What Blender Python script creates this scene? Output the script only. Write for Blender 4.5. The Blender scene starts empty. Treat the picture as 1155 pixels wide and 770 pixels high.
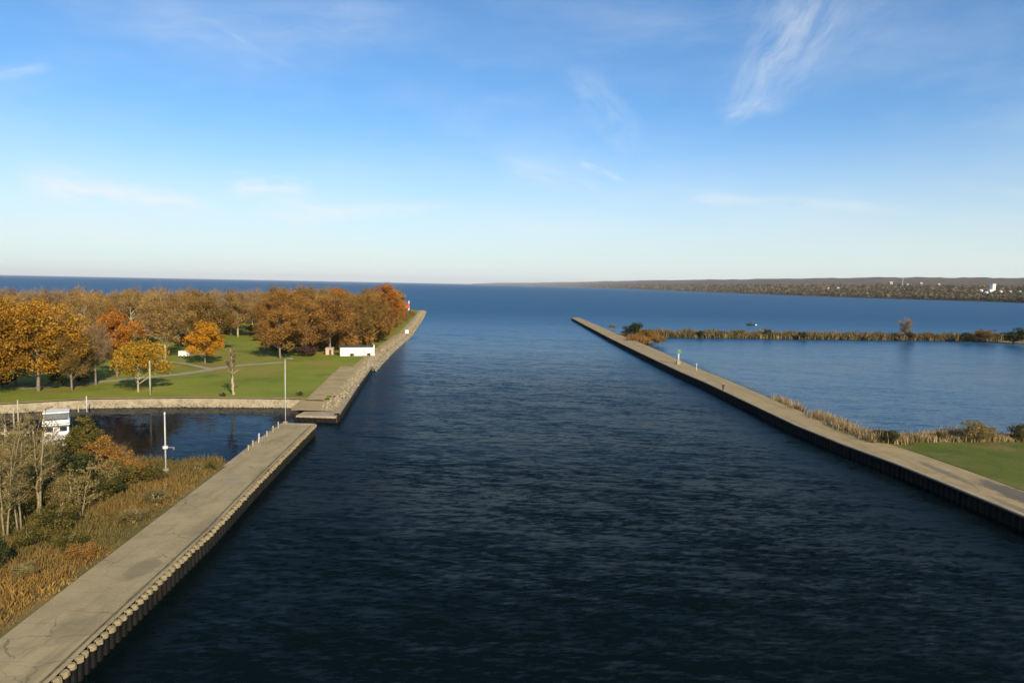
import bpy, bmesh, math, random
import numpy as np
from mathutils import Vector, Matrix

R = math.radians
sc = bpy.context.scene
C = sc.collection

# ------------------------------------------------------------------ camera
CAM_H = 24.0
cam_d = bpy.data.cameras.new('camera')
cam = bpy.data.objects.new('camera', cam_d)
C.objects.link(cam)
cam_d.sensor_width = 36.0
cam_d.lens = 790.0 / 1155.0 * 36.0
cam_d.clip_start = 0.5
cam_d.clip_end = 150000.0
cam.location = (0, 0, CAM_H)
cam.rotation_euler = (R(90 - 4.65), R(-1.1), 0)
sc.camera = cam
CM = cam.rotation_euler.to_matrix()


def W(px, py, z=0.0):
    """ground footprint: a point of the photograph put on the level z"""
    v = CM @ Vector(((px - 577.5) / 790.0, -(py - 385.0) / 790.0, -1.0))
    t = (z - CAM_H) / v.z
    return (v.x * t, v.y * t)


# ------------------------------------------------------------------ light
SUN_AZ, SUN_EL = 154.0, 27.0      # azimuth clockwise from +Y
sun_dir = Vector((math.sin(R(SUN_AZ)) * math.cos(R(SUN_EL)), math.cos(R(SUN_AZ)) * math.cos(R(SUN_EL)), math.sin(R(SUN_EL))))
sl = bpy.data.lights.new('sun', 'SUN')
sl.energy = 5.0
sl.angle = R(0.53)
sl.color = (1.0, 0.86, 0.66)
so = bpy.data.objects.new('sun', sl)
so.rotation_euler = sun_dir.to_track_quat('Z', 'Y').to_euler()
so.location = (0, -50, 200)
C.objects.link(so)

sc.view_settings.view_transform = 'Standard'
sc.view_settings.look = 'None'
sc.view_settings.exposure = 0.5
sc.view_settings.gamma = 1.0
sc.view_settings.use_curve_mapping = False
sc.render.engine = 'CYCLES'
sc.cycles.max_bounces = 6
sc.cycles.transparent_max_bounces = 8
sc.cycles.caustics_reflective = False
sc.cycles.caustics_refractive = False


# ------------------------------------------------------------------ node helpers
class NT:
    def __init__(s, tree):
        s.t = tree; s.n = tree.nodes; s.l = tree.links

    def node(s, typ, **kw):
        n = s.n.new(typ)
        for k, v in kw.items():
            setattr(n, k, v)
        return n

    def link(s, a, b): s.l.new(a, b)

    def put(s, sock, v):
        if isinstance(v, bpy.types.NodeSocket): s.l.new(v, sock)
        else: sock.default_value = v

    def m(s, op, a, b=None, c=None, clamp=False):
        n = s.node('ShaderNodeMath', operation=op); n.use_clamp = clamp
        s.put(n.inputs[0], a)
        if b is not None: s.put(n.inputs[1], b)
        if c is not None: s.put(n.inputs[2], c)
        return n.outputs[0]

    def vm(s, op, a, b=None):
        n = s.node('ShaderNodeVectorMath', operation=op)
        s.put(n.inputs[0], a)
        if b is not None: s.put(n.inputs[1], b)
        return n.outputs[0]

    def mix(s, f, a, b, blend='MIX'):
        n = s.node('ShaderNodeMix', data_type='RGBA', blend_type=blend)
        s.put(n.inputs[0], f); s.put(n.inputs[6], a); s.put(n.inputs[7], b)
        return n.outputs[2]

    def noise(s, vec, scale, detail=4, rough=0.55, out=0, dist=0.0):
        n = s.node('ShaderNodeTexNoise')
        if vec is not None: s.link(vec, n.inputs['Vector'])
        n.inputs['Scale'].default_value = scale; n.inputs['Detail'].default_value = detail
        n.inputs['Roughness'].default_value = rough; n.inputs['Distortion'].default_value = dist
        return n.outputs[out]

    def ramp(s, f, stops, interp='LINEAR'):
        n = s.node('ShaderNodeValToRGB'); s.put(n.inputs[0], f)
        e = n.color_ramp.elements; n.color_ramp.interpolation = interp
        while len(e) < len(stops): e.new(0.5)
        for el, (p, c) in zip(e, stops):
            el.position = p; el.color = (*c, 1) if len(c) == 3 else c
        return n.outputs[0]

    def rng(s, v, a, b, c=0.0, d=1.0, smooth=True):
        n = s.node('ShaderNodeMapRange'); n.interpolation_type = 'SMOOTHSTEP' if smooth else 'LINEAR'
        s.put(n.inputs[0], v)
        for i, x in zip((1, 2, 3, 4), (a, b, c, d)): n.inputs[i].default_value = x
        return n.outputs[0]

    def pos(s, sx=1, sy=1, sz=1):
        g = s.node('ShaderNodeNewGeometry')
        return s.vm('MULTIPLY', g.outputs['Position'], (sx, sy, sz))


def new_mat(name):
    m = bpy.data.materials.new(name); m.use_nodes = True
    t = NT(m.node_tree)
    b = t.n['Principled BSDF']
    return m, t, b


# ------------------------------------------------------------------ world: Nishita sky with thin cirrus
w = bpy.data.worlds.new('World'); sc.world = w; w.use_nodes = True
t = NT(w.node_tree); bg = t.n['Background']
sky = t.node('ShaderNodeTexSky', sky_type='NISHITA')
sky.sun_disc = False
sky.sun_elevation = R(SUN_EL); sky.sun_rotation = R(SUN_AZ)
sky.altitude = 100; sky.air_density = 1.0; sky.dust_density = 0.5; sky.ozone_density = 2.0
tc = t.node('ShaderNodeTexCoord'); sp = t.node('ShaderNodeSeparateXYZ')
t.link(tc.outputs['Generated'], sp.inputs[0])
X, Y, Z = sp.outputs
az = t.m('MULTIPLY', t.m('ARCTAN2', X, Y), 57.2958)
el = t.m('MULTIPLY', t.m('ARCSINE', Z), 57.2958)
cv = t.node('ShaderNodeCombineXYZ'); t.link(az, cv.inputs[0]); t.link(el, cv.inputs[1])
ae = cv.outputs[0]


def azel(px, py):
    v = (CM @ Vector(((px - 577.5) / 790.0, -(py - 385.0) / 790.0, -1.0))).normalized()
    return math.degrees(math.atan2(v.x, v.y)), math.degrees(math.asin(v.z))


wob = t.noise(ae, 0.22, 3, 0.5)
cl_total = None


def streak(p0, p1, w0, w1, strength, nscale=0.9, stretch=5.0):
    """a wisp of cirrus between two directions of the sky: azimuth / elevation"""
    global cl_total
    a0, e0 = azel(*p0); a1, e1 = azel(*p1)
    dx, dy = a1 - a0, e1 - e0; L = math.hypot(dx, dy); dx /= L; dy /= L
    ua = t.m('SUBTRACT', az, a0); ue = t.m('SUBTRACT', el, e0)
    u = t.m('DIVIDE', t.m('ADD', t.m('MULTIPLY', ua, dx), t.m('MULTIPLY', ue, dy)), L)
    v = t.m('SUBTRACT', t.m('MULTIPLY', ue, dx), t.m('MULTIPLY', ua, dy))
    v = t.m('ADD', v, t.m('MULTIPLY', t.m('SUBTRACT', wob, 0.5), (w0 + w1) * 0.7))
    wd = t.m('ADD', t.m('MULTIPLY', u, w1 - w0), w0)
    wd = t.m('MAXIMUM', wd, 0.05)
    q = t.m('DIVIDE', v, wd)
    g = t.m('EXPONENT', t.m('MULTIPLY', t.m('MULTIPLY', q, q), -1.0))
    ends = t.m('MULTIPLY', t.rng(u, -0.08, 0.25), t.rng(u, 1.1, 0.7))
    cc = t.node('ShaderNodeCombineXYZ')
    t.put(cc.inputs[0], t.m('MULTIPLY', u, L / stretch)); t.put(cc.inputs[1], v); cc.inputs[2].default_value = a0
    n = t.noise(cc.outputs[0], nscale, 8, 0.66, dist=0.05)
    n = t.rng(n, 0.30, 0.74)
    r = t.m('MULTIPLY', t.m('MULTIPLY', t.m('MULTIPLY', g, ends), n), strength)
    cl_total = r if cl_total is None else t.m('ADD', cl_total, r)


streak((812, 146), (955, -40), 1.0, 4.6, 0.29, 0.75, 4.0)
streak((835, 120), (930, -30), 0.6, 1.5, 0.15, 1.3, 6.0)
streak((815, 130), (880, 118), 0.5, 0.5, 0.3, 1.2, 3.0)
streak((722, 165), (632, 75), 1.7, 1.3, 0.22, 0.6, 2.5)
streak((652, 182), (706, 203), 0.3, 0.25, 0.6, 1.0, 4.0)
streak((560, 185), (680, 215), 0.8, 0.6, 0.4, 0.9, 4.0)
streak((20, 200), (240, 240), 1.2, 0.9, 0.75, 0.7, 5.0)
streak((255, 208), (350, 213), 0.8, 0.7, 0.7, 1.0, 4.0)
streak((290, 236), (510, 238), 0.9, 0.8, 0.75, 0.8, 6.0)
streak((760, 222), (1030, 236), 0.5, 0.4, 0.5, 0.8, 8.0)
streak((1075, 208), (1170, 222), 0.3, 0.3, 0.28, 0.9, 6.0)
streak((1060, 250), (1170, 246), 0.25, 0.25, 0.25, 0.9, 6.0)
streak((480, 250), (760, 262), 0.9, 0.8, 0.3, 0.6, 8.0)
streak((-20, 252), (300, 262), 1.0, 1.0, 0.35, 0.6, 8.0)
streak((40, 208), (190, 228), 0.3, 0.3, 0.5, 1.2, 6.0)
streak((-20, 85), (60, 75), 0.5, 0.4, 0.3, 0.8, 5.0)
streak((100, 30), (480, 24), 1.3, 1.6, 0.25, 0.35, 7.0)
streak((235, 24), (345, 84), 0.2, 0.2, 0.14, 1.0, 6.0)
streak((690, 35), (900, 15), 0.8, 1.4, 0.12, 0.5, 6.0)
# broad thin veil over the whole dome, thicker low down
veil = t.noise(t.vm('MULTIPLY', ae, (0.35, 1.0, 1.0)), 0.14, 5, 0.6, dist=0.15)
veil = t.m('MULTIPLY', t.rng(veil, 0.38, 0.8), t.rng(el, 60.0, 4.0, 0.05, 0.22))
cl_total = t.m('ADD', cl_total, veil)
cl_total = t.m('MINIMUM', cl_total, 0.85)
skyc = sky.outputs[0]
hs = t.node('ShaderNodeHueSaturation'); t.link(skyc, hs.inputs['Color'])
hs.inputs['Saturation'].default_value = 0.93; hs.inputs['Value'].default_value = 1.06
# the camera's cool daylight balance
skyb = t.mix(1.0, hs.outputs[0], (0.52, 0.89, 1.20, 1), 'MULTIPLY')
skyb = t.mix(t.rng(el, 14.0, -1.0, 0.0, 0.75), skyb, (7.3, 7.6, 6.9, 1))      # pale lake haze low in the sky
skyc = t.mix(cl_total, skyb, (7.6, 7.8, 7.8, 1))
t.link(skyc, bg.inputs['Color'])
bg.inputs['Strength'].default_value = 0.086


# ------------------------------------------------------------------ mesh helpers
def mesh_np(name, V, faces, attrs=None):
    """faces: list of int arrays (n,k); attrs: name -> list of per-face arrays in the same order"""
    me = bpy.data.meshes.new(name)
    V = np.asarray(V, np.float32)
    me.vertices.add(len(V)); me.vertices.foreach_set('co', V.ravel())
    tot, start, idx, pos = [], [], [], 0
    for F in faces:
        F = np.asarray(F, np.int32)
        if len(F) == 0: continue
        n, k = F.shape
        tot.append(np.full(n, k, np.int32)); start.append(pos + np.arange(n, dtype=np.int32) * k)
        idx.append(F.ravel()); pos += n * k
    tot = np.concatenate(tot); start = np.concatenate(start); idx = np.concatenate(idx)
    me.loops.add(len(idx)); me.loops.foreach_set('vertex_index', idx)
    me.polygons.add(len(tot)); me.polygons.foreach_set('loop_start', start); me.polygons.foreach_set('loop_total', tot)
    me.update(calc_edges=True)
    if attrs:
        for k, a in attrs.items():
            at = me.attributes.new(k, 'FLOAT', 'FACE')
            at.data.foreach_set('value', np.concatenate(a).astype(np.float32))
    return me


def link(name, me, mat, parent=None, smooth=False):
    if mat is not None and not me.materials: me.materials.append(mat)
    o = bpy.data.objects.new(name, me); C.objects.link(o)
    if parent is not None: o.parent = parent
    if smooth:
        me.polygons.foreach_set('use_smooth', np.ones(len(me.polygons), bool))
    return o


def empty(name, loc=(0, 0, 0), rz=0.0):
    o = bpy.data.objects.new(name, None); C.objects.link(o)
    o.location = loc; o.rotation_euler = (0, 0, rz); o.empty_display_size = 0.5
    return o


def tag(o, label=None, cat=None, group=None, kind=None):
    if label: o['label'] = label
    if cat: o['category'] = cat
    if group: o['group'] = group
    if kind: o['kind'] = kind
    return o


def copy_tree(o, parent=None):
    c = o.copy(); C.objects.link(c)
    if parent is not None: c.parent = parent
    for ch in list(o.children): copy_tree(ch, c)
    return c


class MB:
    """collects boxes, tubes and polygons into one mesh"""
    def __init__(s): s.v = []; s.f = []

    def add(s, vs, fs):
        b = len(s.v); s.v += [tuple(x) for x in vs]; s.f += [tuple(b + i for i in f) for f in fs]; return s

    def box(s, c, d, rz=0.0, rx=0.0):
        x, y, z = [k / 2 for k in d]
        vs = [Vector((i * x, j * y, k * z)) for k in (-1, 1) for j in (-1, 1) for i in (-1, 1)]
        m = Matrix.Rotation(rz, 3, 'Z') @ Matrix.Rotation(rx, 3, 'X')
        return s.add([m @ v + Vector(c) for v in vs], [(0, 2, 3, 1), (4, 5, 7, 6), (0, 1, 5, 4), (2, 6, 7, 3), (0, 4, 6, 2), (1, 3, 7, 5)])

    def tube(s, pts, rad, n=8, cap=True):
        pts = [Vector(p) for p in pts]
        if not hasattr(rad, '__len__'): rad = [rad] * len(pts)
        vs, fs = [], []
        for i, p in enumerate(pts):
            d = (pts[min(i + 1, len(pts) - 1)] - pts[max(i - 1, 0)]).normalized()
            a = d.cross(Vector((0, 0, 1)));
            if a.length < 1e-3: a = Vector((1, 0, 0))
            a.normalize(); b = a.cross(d).normalized()
            for k in range(n):
                th = 2 * math.pi * k / n
                vs.append(p + (a * math.cos(th) + b * math.sin(th)) * rad[i])
        for i in range(len(pts) - 1):
            for k in range(n):
                fs.append((i * n + k, i * n + (k + 1) % n, (i + 1) * n + (k + 1) % n, (i + 1) * n + k))
        if cap:
            fs.append(tuple(range(n - 1, -1, -1))); fs.append(tuple((len(pts) - 1) * n + k for k in range(n)))
        return s.add(vs, fs)

    def build(s, name, mat, parent=None, smooth=False, bevel=0.0):
        me = bpy.data.meshes.new(name); me.from_pydata(s.v, [], s.f); me.update()
        o = link(name, me, mat, parent, smooth)
        if bevel:
            b = o.modifiers.new('bevel', 'BEVEL'); b.width = bevel; b.segments = 2; b.limit_method = 'ANGLE'
        return o


def resample(pts, step):
    pts = [Vector((p[0], p[1])) for p in pts]; out = []; n = []
    for a, b in zip(pts[:-1], pts[1:]):
        L = (b - a).length; k = max(1, int(round(L / step)))
        for i in range(k): out.append(a.lerp(b, i / k))
    out.append(pts[-1])
    return out


def normals2(pts):
    """unit normals to the LEFT of the direction of travel"""
    out = []
    for i in range(len(pts)):
        d = pts[min(i + 1, len(pts) - 1)] - pts[max(i - 1, 0)]; d.normalize()
        out.append(Vector((-d.y, d.x)))
    return out


def ribbon(pts, prof):
    """sweep a profile [(offset to the left, z), ...] along a 2-d polyline"""
    pts = [Vector((p[0], p[1])) for p in pts]; N = normals2(pts); mb = MB()
    vs = []; k = len(prof)
    for p, n in zip(pts, N):
        for o, z in prof:
            q = p + n * o; vs.append((q.x, q.y, z))
    fs = [(i * k + j, (i + 1) * k + j, (i + 1) * k + j + 1, i * k + j + 1) for i in range(len(pts) - 1) for j in range(k - 1)]
    return mb.add(vs, fs)


def corrugated(pts, z0, z1, period=0.8, depth=0.28, off=0.0):
    """sheet piling: a trapezoid wave standing along a polyline, bulging to the right of travel"""
    P = resample(pts, period); N = normals2(P); mb = MB(); row = []
    for i in range(len(P) - 1):
        d = P[i + 1] - P[i]
        for u, o in ((0.0, 0.0), (0.14, 1.0), (0.5, 1.0), (0.64, 0.0)):
            q = P[i] + d * u - N[i] * (o * depth + off); row.append(q)
    row.append(P[-1] - N[-1] * off)
    vs = []
    for q in row: vs += [(q.x, q.y, z0), (q.x, q.y, z1)]
    fs = [(2 * i, 2 * i + 2, 2 * i + 3, 2 * i + 1) for i in range(len(row) - 1)]
    return mb.add(vs, fs)


def poly(pts, z):
    bm = bmesh.new()
    vs = [bm.verts.new((p[0], p[1], z)) for p in pts]
    f = bm.faces.new(vs); bmesh.ops.triangulate(bm, faces=[f])
    bmesh.ops.recalc_face_normals(bm, faces=bm.faces)
    if sum(f.normal.z for f in bm.faces) < 0: bmesh.ops.reverse_faces(bm, faces=bm.faces)
    me = bpy.data.meshes.new('poly'); bm.to_mesh(me); bm.free(); return me


def inside(poly_pts, x, y):
    x = np.asarray(x); y = np.asarray(y); r = np.zeros(x.shape, bool)
    n = len(poly_pts)
    for i in range(n):
        x0, y0 = poly_pts[i][:2]; x1, y1 = poly_pts[(i + 1) % n][:2]
        c = ((y0 > y) != (y1 > y)) & (x < (x1 - x0) * (y - y0) / (y1 - y0 + 1e-12) + x0)
        r ^= c
    return r


# ------------------------------------------------------------------ materials
def mat_plain(name, col, rough=0.6, var=0.12, scale=3.0, metal=0.0, dirt=None):
    m, t, b = new_mat(name)
    tc = t.node('ShaderNodeTexCoord')
    n = t.noise(tc.outputs['Object'], scale, 5, 0.6)
    lo = tuple(c * (1 - var) for c in col); hi = tuple(min(1, c * (1 + var)) for c in col)
    c = t.ramp(n, [(0.3, lo), (0.7, hi)])
    if dirt:
        c = t.mix(t.rng(t.noise(tc.outputs['Object'], scale * 0.35, 6, 0.65), 0.52, 0.72, 0.0, 0.7), c, (*dirt, 1))
    t.link(c, b.inputs['Base Color'])
    b.inputs['Roughness'].default_value = rough; b.inputs['Metallic'].default_value = metal
    if rough > .75: b.inputs['Specular IOR Level'].default_value = 0.15
    return m


def mat_water():
    m, t, b = new_mat('lake_water')
    
    g = t.node('ShaderNodeNewGeometry'); sp = t.node('ShaderNodeSeparateXYZ'); t.link(g.outputs['Position'], sp.inputs[0])
    # open lake (beyond the pier heads and right of the long pier) is rougher than the channel
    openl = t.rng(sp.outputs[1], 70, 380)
    calm_l = t.m('MULTIPLY', t.rng(sp.outputs[0], -30, -37), t.rng(sp.outputs[1], 140, 132))
    calm_r = t.m('MULTIPLY', t.rng(sp.outputs[0], 53, 62), t.rng(sp.outputs[1], 350, 335))
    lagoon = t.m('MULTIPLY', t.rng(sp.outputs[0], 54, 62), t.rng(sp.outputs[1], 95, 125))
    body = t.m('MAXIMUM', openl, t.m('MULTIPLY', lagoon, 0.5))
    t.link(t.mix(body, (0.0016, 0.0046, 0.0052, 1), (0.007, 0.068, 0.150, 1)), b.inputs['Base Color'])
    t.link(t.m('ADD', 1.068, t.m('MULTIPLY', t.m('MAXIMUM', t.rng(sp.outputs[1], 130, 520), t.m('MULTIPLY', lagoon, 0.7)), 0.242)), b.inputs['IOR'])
    rough = t.m('ADD', 0.25, t.m('MULTIPLY', t.rng(sp.outputs[1], 200, 650), 0.28))
    rough = t.m('SUBTRACT', rough, t.m('MULTIPLY', calm_l, 0.20))
    t.link(rough, b.inputs['Roughness'])
    def turned(a, sx):
        r = t.node('ShaderNodeVectorRotate', rotation_type='Z_AXIS'); t.link(g.outputs['Position'], r.inputs[0]); r.inputs['Angle'].default_value = R(a)
        return t.vm('MULTIPLY', r.outputs[0], (sx, 1.0, 1.0))
    c0 = t.noise(turned(12, 0.3), 0.16, 3, 0.6, out=1, dist=0.1)
    c1 = t.noise(turned(6, 0.22), 1.15, 4, 0.7, out=1, dist=0.15)
    c2 = t.noise(turned(-10, 0.32), 3.2, 3, 0.65, out=1, dist=0.1)
    c3 = t.noise(turned(8, 0.2), 0.022, 4, 0.6, out=0)
    amp = t.rng(c3, 0.35, 0.65, 0.5, 1.1)
    # the sheltered basin on the left and the lagoon on the right are calmer
    calm = t.m('SUBTRACT', 1.0, t.m('ADD', t.m('MULTIPLY', calm_l, 0.8), t.m('MULTIPLY', calm_r, 0.45)))
    amp = t.m('MULTIPLY', amp, calm)
    h = (0.5, 0.5, 0.5)
    s = t.vm('ADD', t.vm('MULTIPLY', t.vm('SUBTRACT', c1, h), (0.36, 0.86, 0)), t.vm('MULTIPLY', t.vm('SUBTRACT', c2, h), (0.42, 0.85, 0)))
    s = t.vm('ADD', s, t.vm('MULTIPLY', t.vm('SUBTRACT', c0, h), (0.16, 0.36, 0)))
    cv = t.node('ShaderNodeCombineXYZ')
    for i in range(3): t.link(amp, cv.inputs[i])
    s = t.vm('MULTIPLY', s, cv.outputs[0])
    nrm = t.vm('NORMALIZE', t.vm('ADD', s, (0, 0, 1)))
    t.link(nrm, b.inputs['Normal'])
    return m


def mat_ground(name, stops, scale=0.25, patch=None, rough=0.9, fine=6.0, bump=0.4):
    m, t, b = new_mat(name)
    p = t.pos()
    n = t.m('ADD', t.m('MULTIPLY', t.noise(p, scale, 6, 0.6), 0.65), t.m('MULTIPLY', t.noise(p, fine, 3, 0.6), 0.35))
    c = t.ramp(n, stops)
    if patch:
        for (col, sca, lo, hi, k) in patch:
            c = t.mix(t.rng(t.noise(p, sca, 6, 0.68), lo, hi, 0.0, k), c, (*col, 1))
    t.link(c, b.inputs['Base Color']); b.inputs['Roughness'].default_value = rough; b.inputs['Specular IOR Level'].default_value = 0.12
    bp = t.node('ShaderNodeBump'); bp.inputs['Strength'].default_value = bump; bp.inputs['Distance'].default_value = 0.15
    t.link(t.noise(p, fine * 0.6, 4, 0.7), bp.inputs['Height']); t.link(bp.outputs[0], b.inputs['Normal'])
    return m


def mat_deck(name, col, joint=4.0, stains=()):
    m, t, b = new_mat(name)
    p = t.pos(); sp = t.node('ShaderNodeSeparateXYZ'); t.link(p, sp.inputs[0])
    n = t.m('ADD', t.m('MULTIPLY', t.noise(p, 0.35, 6, 0.65), 0.6), t.m('MULTIPLY', t.noise(p, 5.0, 4, 0.7), 0.4))
    c = t.ramp(n, [(0.32, tuple(x * 0.74 for x in col)), (0.5, col), (0.68, tuple(x * 1.18 for x in col))])
    # long wear streaks along the pier and weed patches
    st = t.noise(t.vm('MULTIPLY', p, (1.0, 0.12, 1.0)), 0.8, 5, 0.65)
    c = t.mix(t.rng(st, 0.47, 0.70, 0, 0.55), c, (*[x * 0.55 for x in col], 1))
    c = t.mix(t.rng(t.noise(p, 0.22, 6, 0.7), 0.56, 0.72, 0, 0.5), c, (0.16, 0.15, 0.06, 1))
    # cast joints across the pier
    fr = t.m('FRACT', t.m('DIVIDE', sp.outputs[1], joint))
    jn = t.m('LESS_THAN', t.m('ABSOLUTE', t.m('SUBTRACT', fr, 0.5)), 0.010)
    vo = t.node('ShaderNodeTexVoronoi', feature='DISTANCE_TO_EDGE'); vo.inputs['Scale'].default_value = 0.28
    t.link(t.vm('ADD', p, t.vm('MULTIPLY', t.noise(p, 0.8, 4, 0.6, out=1), (1.6, 1.6, 0))), vo.inputs['Vector'])
    ck = t.m('MULTIPLY', t.m('LESS_THAN', vo.outputs[0], 0.012), t.rng(t.noise(p, 0.12, 2), 0.42, 0.58))
    c = t.mix(t.m('MULTIPLY', ck, 0.5), c, (0.07, 0.065, 0.035, 1))
    c = t.mix(t.m('MULTIPLY', jn, 0.2), c, (0.07, 0.06, 0.045, 1))
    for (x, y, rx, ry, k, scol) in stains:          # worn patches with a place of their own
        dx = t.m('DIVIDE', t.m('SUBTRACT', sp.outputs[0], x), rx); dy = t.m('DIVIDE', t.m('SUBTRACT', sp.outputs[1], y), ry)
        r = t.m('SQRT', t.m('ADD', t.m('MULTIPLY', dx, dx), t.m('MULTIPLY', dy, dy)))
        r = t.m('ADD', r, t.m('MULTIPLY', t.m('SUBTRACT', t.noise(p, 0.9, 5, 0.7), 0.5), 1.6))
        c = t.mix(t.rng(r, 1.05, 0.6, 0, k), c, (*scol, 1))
    t.link(c, b.inputs['Base Color']); b.inputs['Roughness'].default_value = 0.88; b.inputs['Specular IOR Level'].default_value = 0.2
    bp = t.node('ShaderNodeBump'); bp.inputs['Strength'].default_value = 0.35; bp.inputs['Distance'].default_value = 0.06
    t.link(t.noise(p, 3.0, 5, 0.7), bp.inputs['Height']); t.link(bp.outputs[0], b.inputs['Normal'])
    return m


def mat_leaf(name, stops, trans=0.35, shift=0.10, rough=0.75):
    """leaves: one flat colour per leaf clump (face attribute 'tint'), a little of it different per tree"""
    m, t, b = new_mat(name)
    a = t.node('ShaderNodeAttribute', attribute_name='tint')
    oi = t.node('ShaderNodeObjectInfo')
    f = t.m('ADD', a.outputs['Fac'], t.m('MULTIPLY', t.m('SUBTRACT', oi.outputs['Random'], 0.5), shift * 2), clamp=True)
    c = t.ramp(f, stops)
    t.link(c, b.inputs['Base Color']); b.inputs['Roughness'].default_value = rough
    b.inputs['Specular IOR Level'].default_value = 0.1
    tr = t.node('ShaderNodeBsdfTranslucent'); t.link(c, tr.inputs[0])
    mx = t.node('ShaderNodeMixShader'); mx.inputs[0].default_value = trans
    t.link(b.outputs[0], mx.inputs[1]); t.link(tr.outputs[0], mx.inputs[2])
    t.link(mx.outputs[0], t.n['Material Output'].inputs[0])
    return m


M = {}
M['water'] = mat_water()
M['park'] = mat_ground('park_grass', [(0.3, (0.10, 0.115, 0.012)), (0.5, (0.155, 0.19, 0.018)), (0.7, (0.235, 0.23, 0.032))], 0.06,
                       [((0.25, 0.165, 0.05), 0.035, 0.46, 0.64, 0.6), ((0.23, 0.12, 0.03), 0.5, 0.54, 0.66, 0.6), ((0.06, 0.10, 0.012), 0.08, 0.55, 0.7, 0.6)], fine=2.5)
M['lawn'] = mat_ground('mown_grass', [(0.3, (0.05, 0.072, 0.009)), (0.5, (0.08, 0.10, 0.013)), (0.7, (0.125, 0.125, 0.026))], 0.12,
                       [((0.17, 0.125, 0.045), 0.16, 0.48, 0.68, 0.75), ((0.05, 0.07, 0.012), 0.9, 0.5, 0.65, 0.5)], fine=4.0)
M['scrub'] = mat_ground('scrub_soil', [(0.3, (0.06, 0.05, 0.02)), (0.5, (0.12, 0.10, 0.035)), (0.7, (0.20, 0.14, 0.05))], 0.3, fine=5.0)
M['verge'] = mat_ground('gravel_verge', [(0.3, (0.22, 0.16, 0.075)), (0.5, (0.31, 0.235, 0.115)), (0.7, (0.39, 0.31, 0.165))], 0.3, fine=5.0)
M['path'] = mat_ground('gravel_path', [(0.3, (0.20, 0.18, 0.11)), (0.5, (0.27, 0.25, 0.16)), (0.7, (0.34, 0.31, 0.21))], 0.4, fine=4.0)
M['rock'] = mat_ground('limestone_rubble', [(0.3, (0.17, 0.135, 0.085)), (0.5, (0.28, 0.23, 0.145)), (0.7, (0.38, 0.32, 0.21))], 0.7, fine=4.0, bump=0.6)
M['deck_l'] = mat_deck('pier_concrete_warm', (0.295, 0.235, 0.125), 4.6,
                       [(-28.2, 52.5, 1.3, 2.6, 0.6, (0.15, 0.12, 0.075)), (-27.6, 62.5, 0.9, 3.4, 0.4, (0.16, 0.13, 0.08)),
                        (-27.5, 43.0, 1.4, 2.0, 0.5, (0.17, 0.14, 0.08)), (-31.0, 77.0, 1.3, 2.5, 0.35, (0.2, 0.19, 0.15))])
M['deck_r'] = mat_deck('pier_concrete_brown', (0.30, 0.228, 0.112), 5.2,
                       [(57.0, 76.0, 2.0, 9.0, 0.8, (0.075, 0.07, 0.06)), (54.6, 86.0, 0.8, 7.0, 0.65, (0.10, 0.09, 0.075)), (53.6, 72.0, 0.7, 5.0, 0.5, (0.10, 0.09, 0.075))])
M['cap'] = mat_plain('pile_cap_concrete', (0.23, 0.185, 0.10), 0.85, 0.3, 1.6, dirt=(0.16, 0.13, 0.08))
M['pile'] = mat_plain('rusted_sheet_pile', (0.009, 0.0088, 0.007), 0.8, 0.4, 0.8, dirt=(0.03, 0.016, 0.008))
M['joint'] = mat_plain('dirty_joint', (0.12, 0.10, 0.06), 0.9, 0.4, 1.2, dirt=(0.05, 0.045, 0.03))
M['paleh'] = mat_plain('pale_house_wall', (0.30, 0.27, 0.21), 0.7, 0.1, 1.5)
M['conc'] = mat_plain('old_concrete', (0.29, 0.23, 0.15), 0.85, 0.22, 0.6, dirt=(0.2, 0.16, 0.1))
M['bark'] = mat_plain('grey_bark', (0.19, 0.15, 0.105), 0.9, 0.35, 2.0)
M['bark_pale'] = mat_plain('pale_bark', (0.34, 0.275, 0.165), 0.85, 0.3, 2.0)
M['bark_near'] = mat_plain('tan_bark', (0.22, 0.175, 0.095), 0.9, 0.35, 2.0)
M['bark_dark'] = mat_plain('dark_bark', (0.09, 0.07, 0.05), 0.9, 0.35, 2.0)
M['wood'] = mat_plain('weathered_wood', (0.36, 0.30, 0.20), 0.85, 0.25, 2.5)
M['white'] = mat_plain('white_paint', (0.66, 0.64, 0.58), 0.45, 0.06, 1.5, dirt=(0.66, 0.62, 0.54))
M['whitepole'] = mat_plain('white_metal_pole', (0.42, 0.42, 0.39), 0.4, 0.08, 3.0)
M['roofdark'] = mat_plain('dark_roof', (0.07, 0.06, 0.055), 0.85, 0.3, 1.0)
M['roofgrey'] = mat_plain('grey_roof', (0.42, 0.43, 0.43), 0.6, 0.12, 1.0)
M['glass'] = mat_plain('dark_glass', (0.02, 0.024, 0.03), 0.08, 0.2, 1.0)
M['red'] = mat_plain('red_paint', (0.55, 0.05, 0.03), 0.5, 0.12, 1.0)
M['green'] = mat_plain('green_paint', (0.06, 0.17, 0.08), 0.5, 0.12, 1.0)
M['black'] = mat_plain('black_rubber', (0.02, 0.02, 0.02), 0.7, 0.2, 3.0)
M['metal'] = mat_plain('galvanised_metal', (0.45, 0.45, 0.44), 0.4, 0.1, 3.0, metal=0.7)
M['tan'] = mat_plain('tan_paint', (0.5, 0.36, 0.25), 0.7, 0.12, 1.0)
M['skin'] = mat_plain('skin', (0.5, 0.3, 0.2), 0.6, 0.05)
M['cloth_dark'] = mat_plain('dark_cloth', (0.025, 0.027, 0.035), 0.9, 0.2)
M['cloth_red'] = mat_plain('rust_cloth', (0.35, 0.10, 0.05), 0.9, 0.2)
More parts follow.
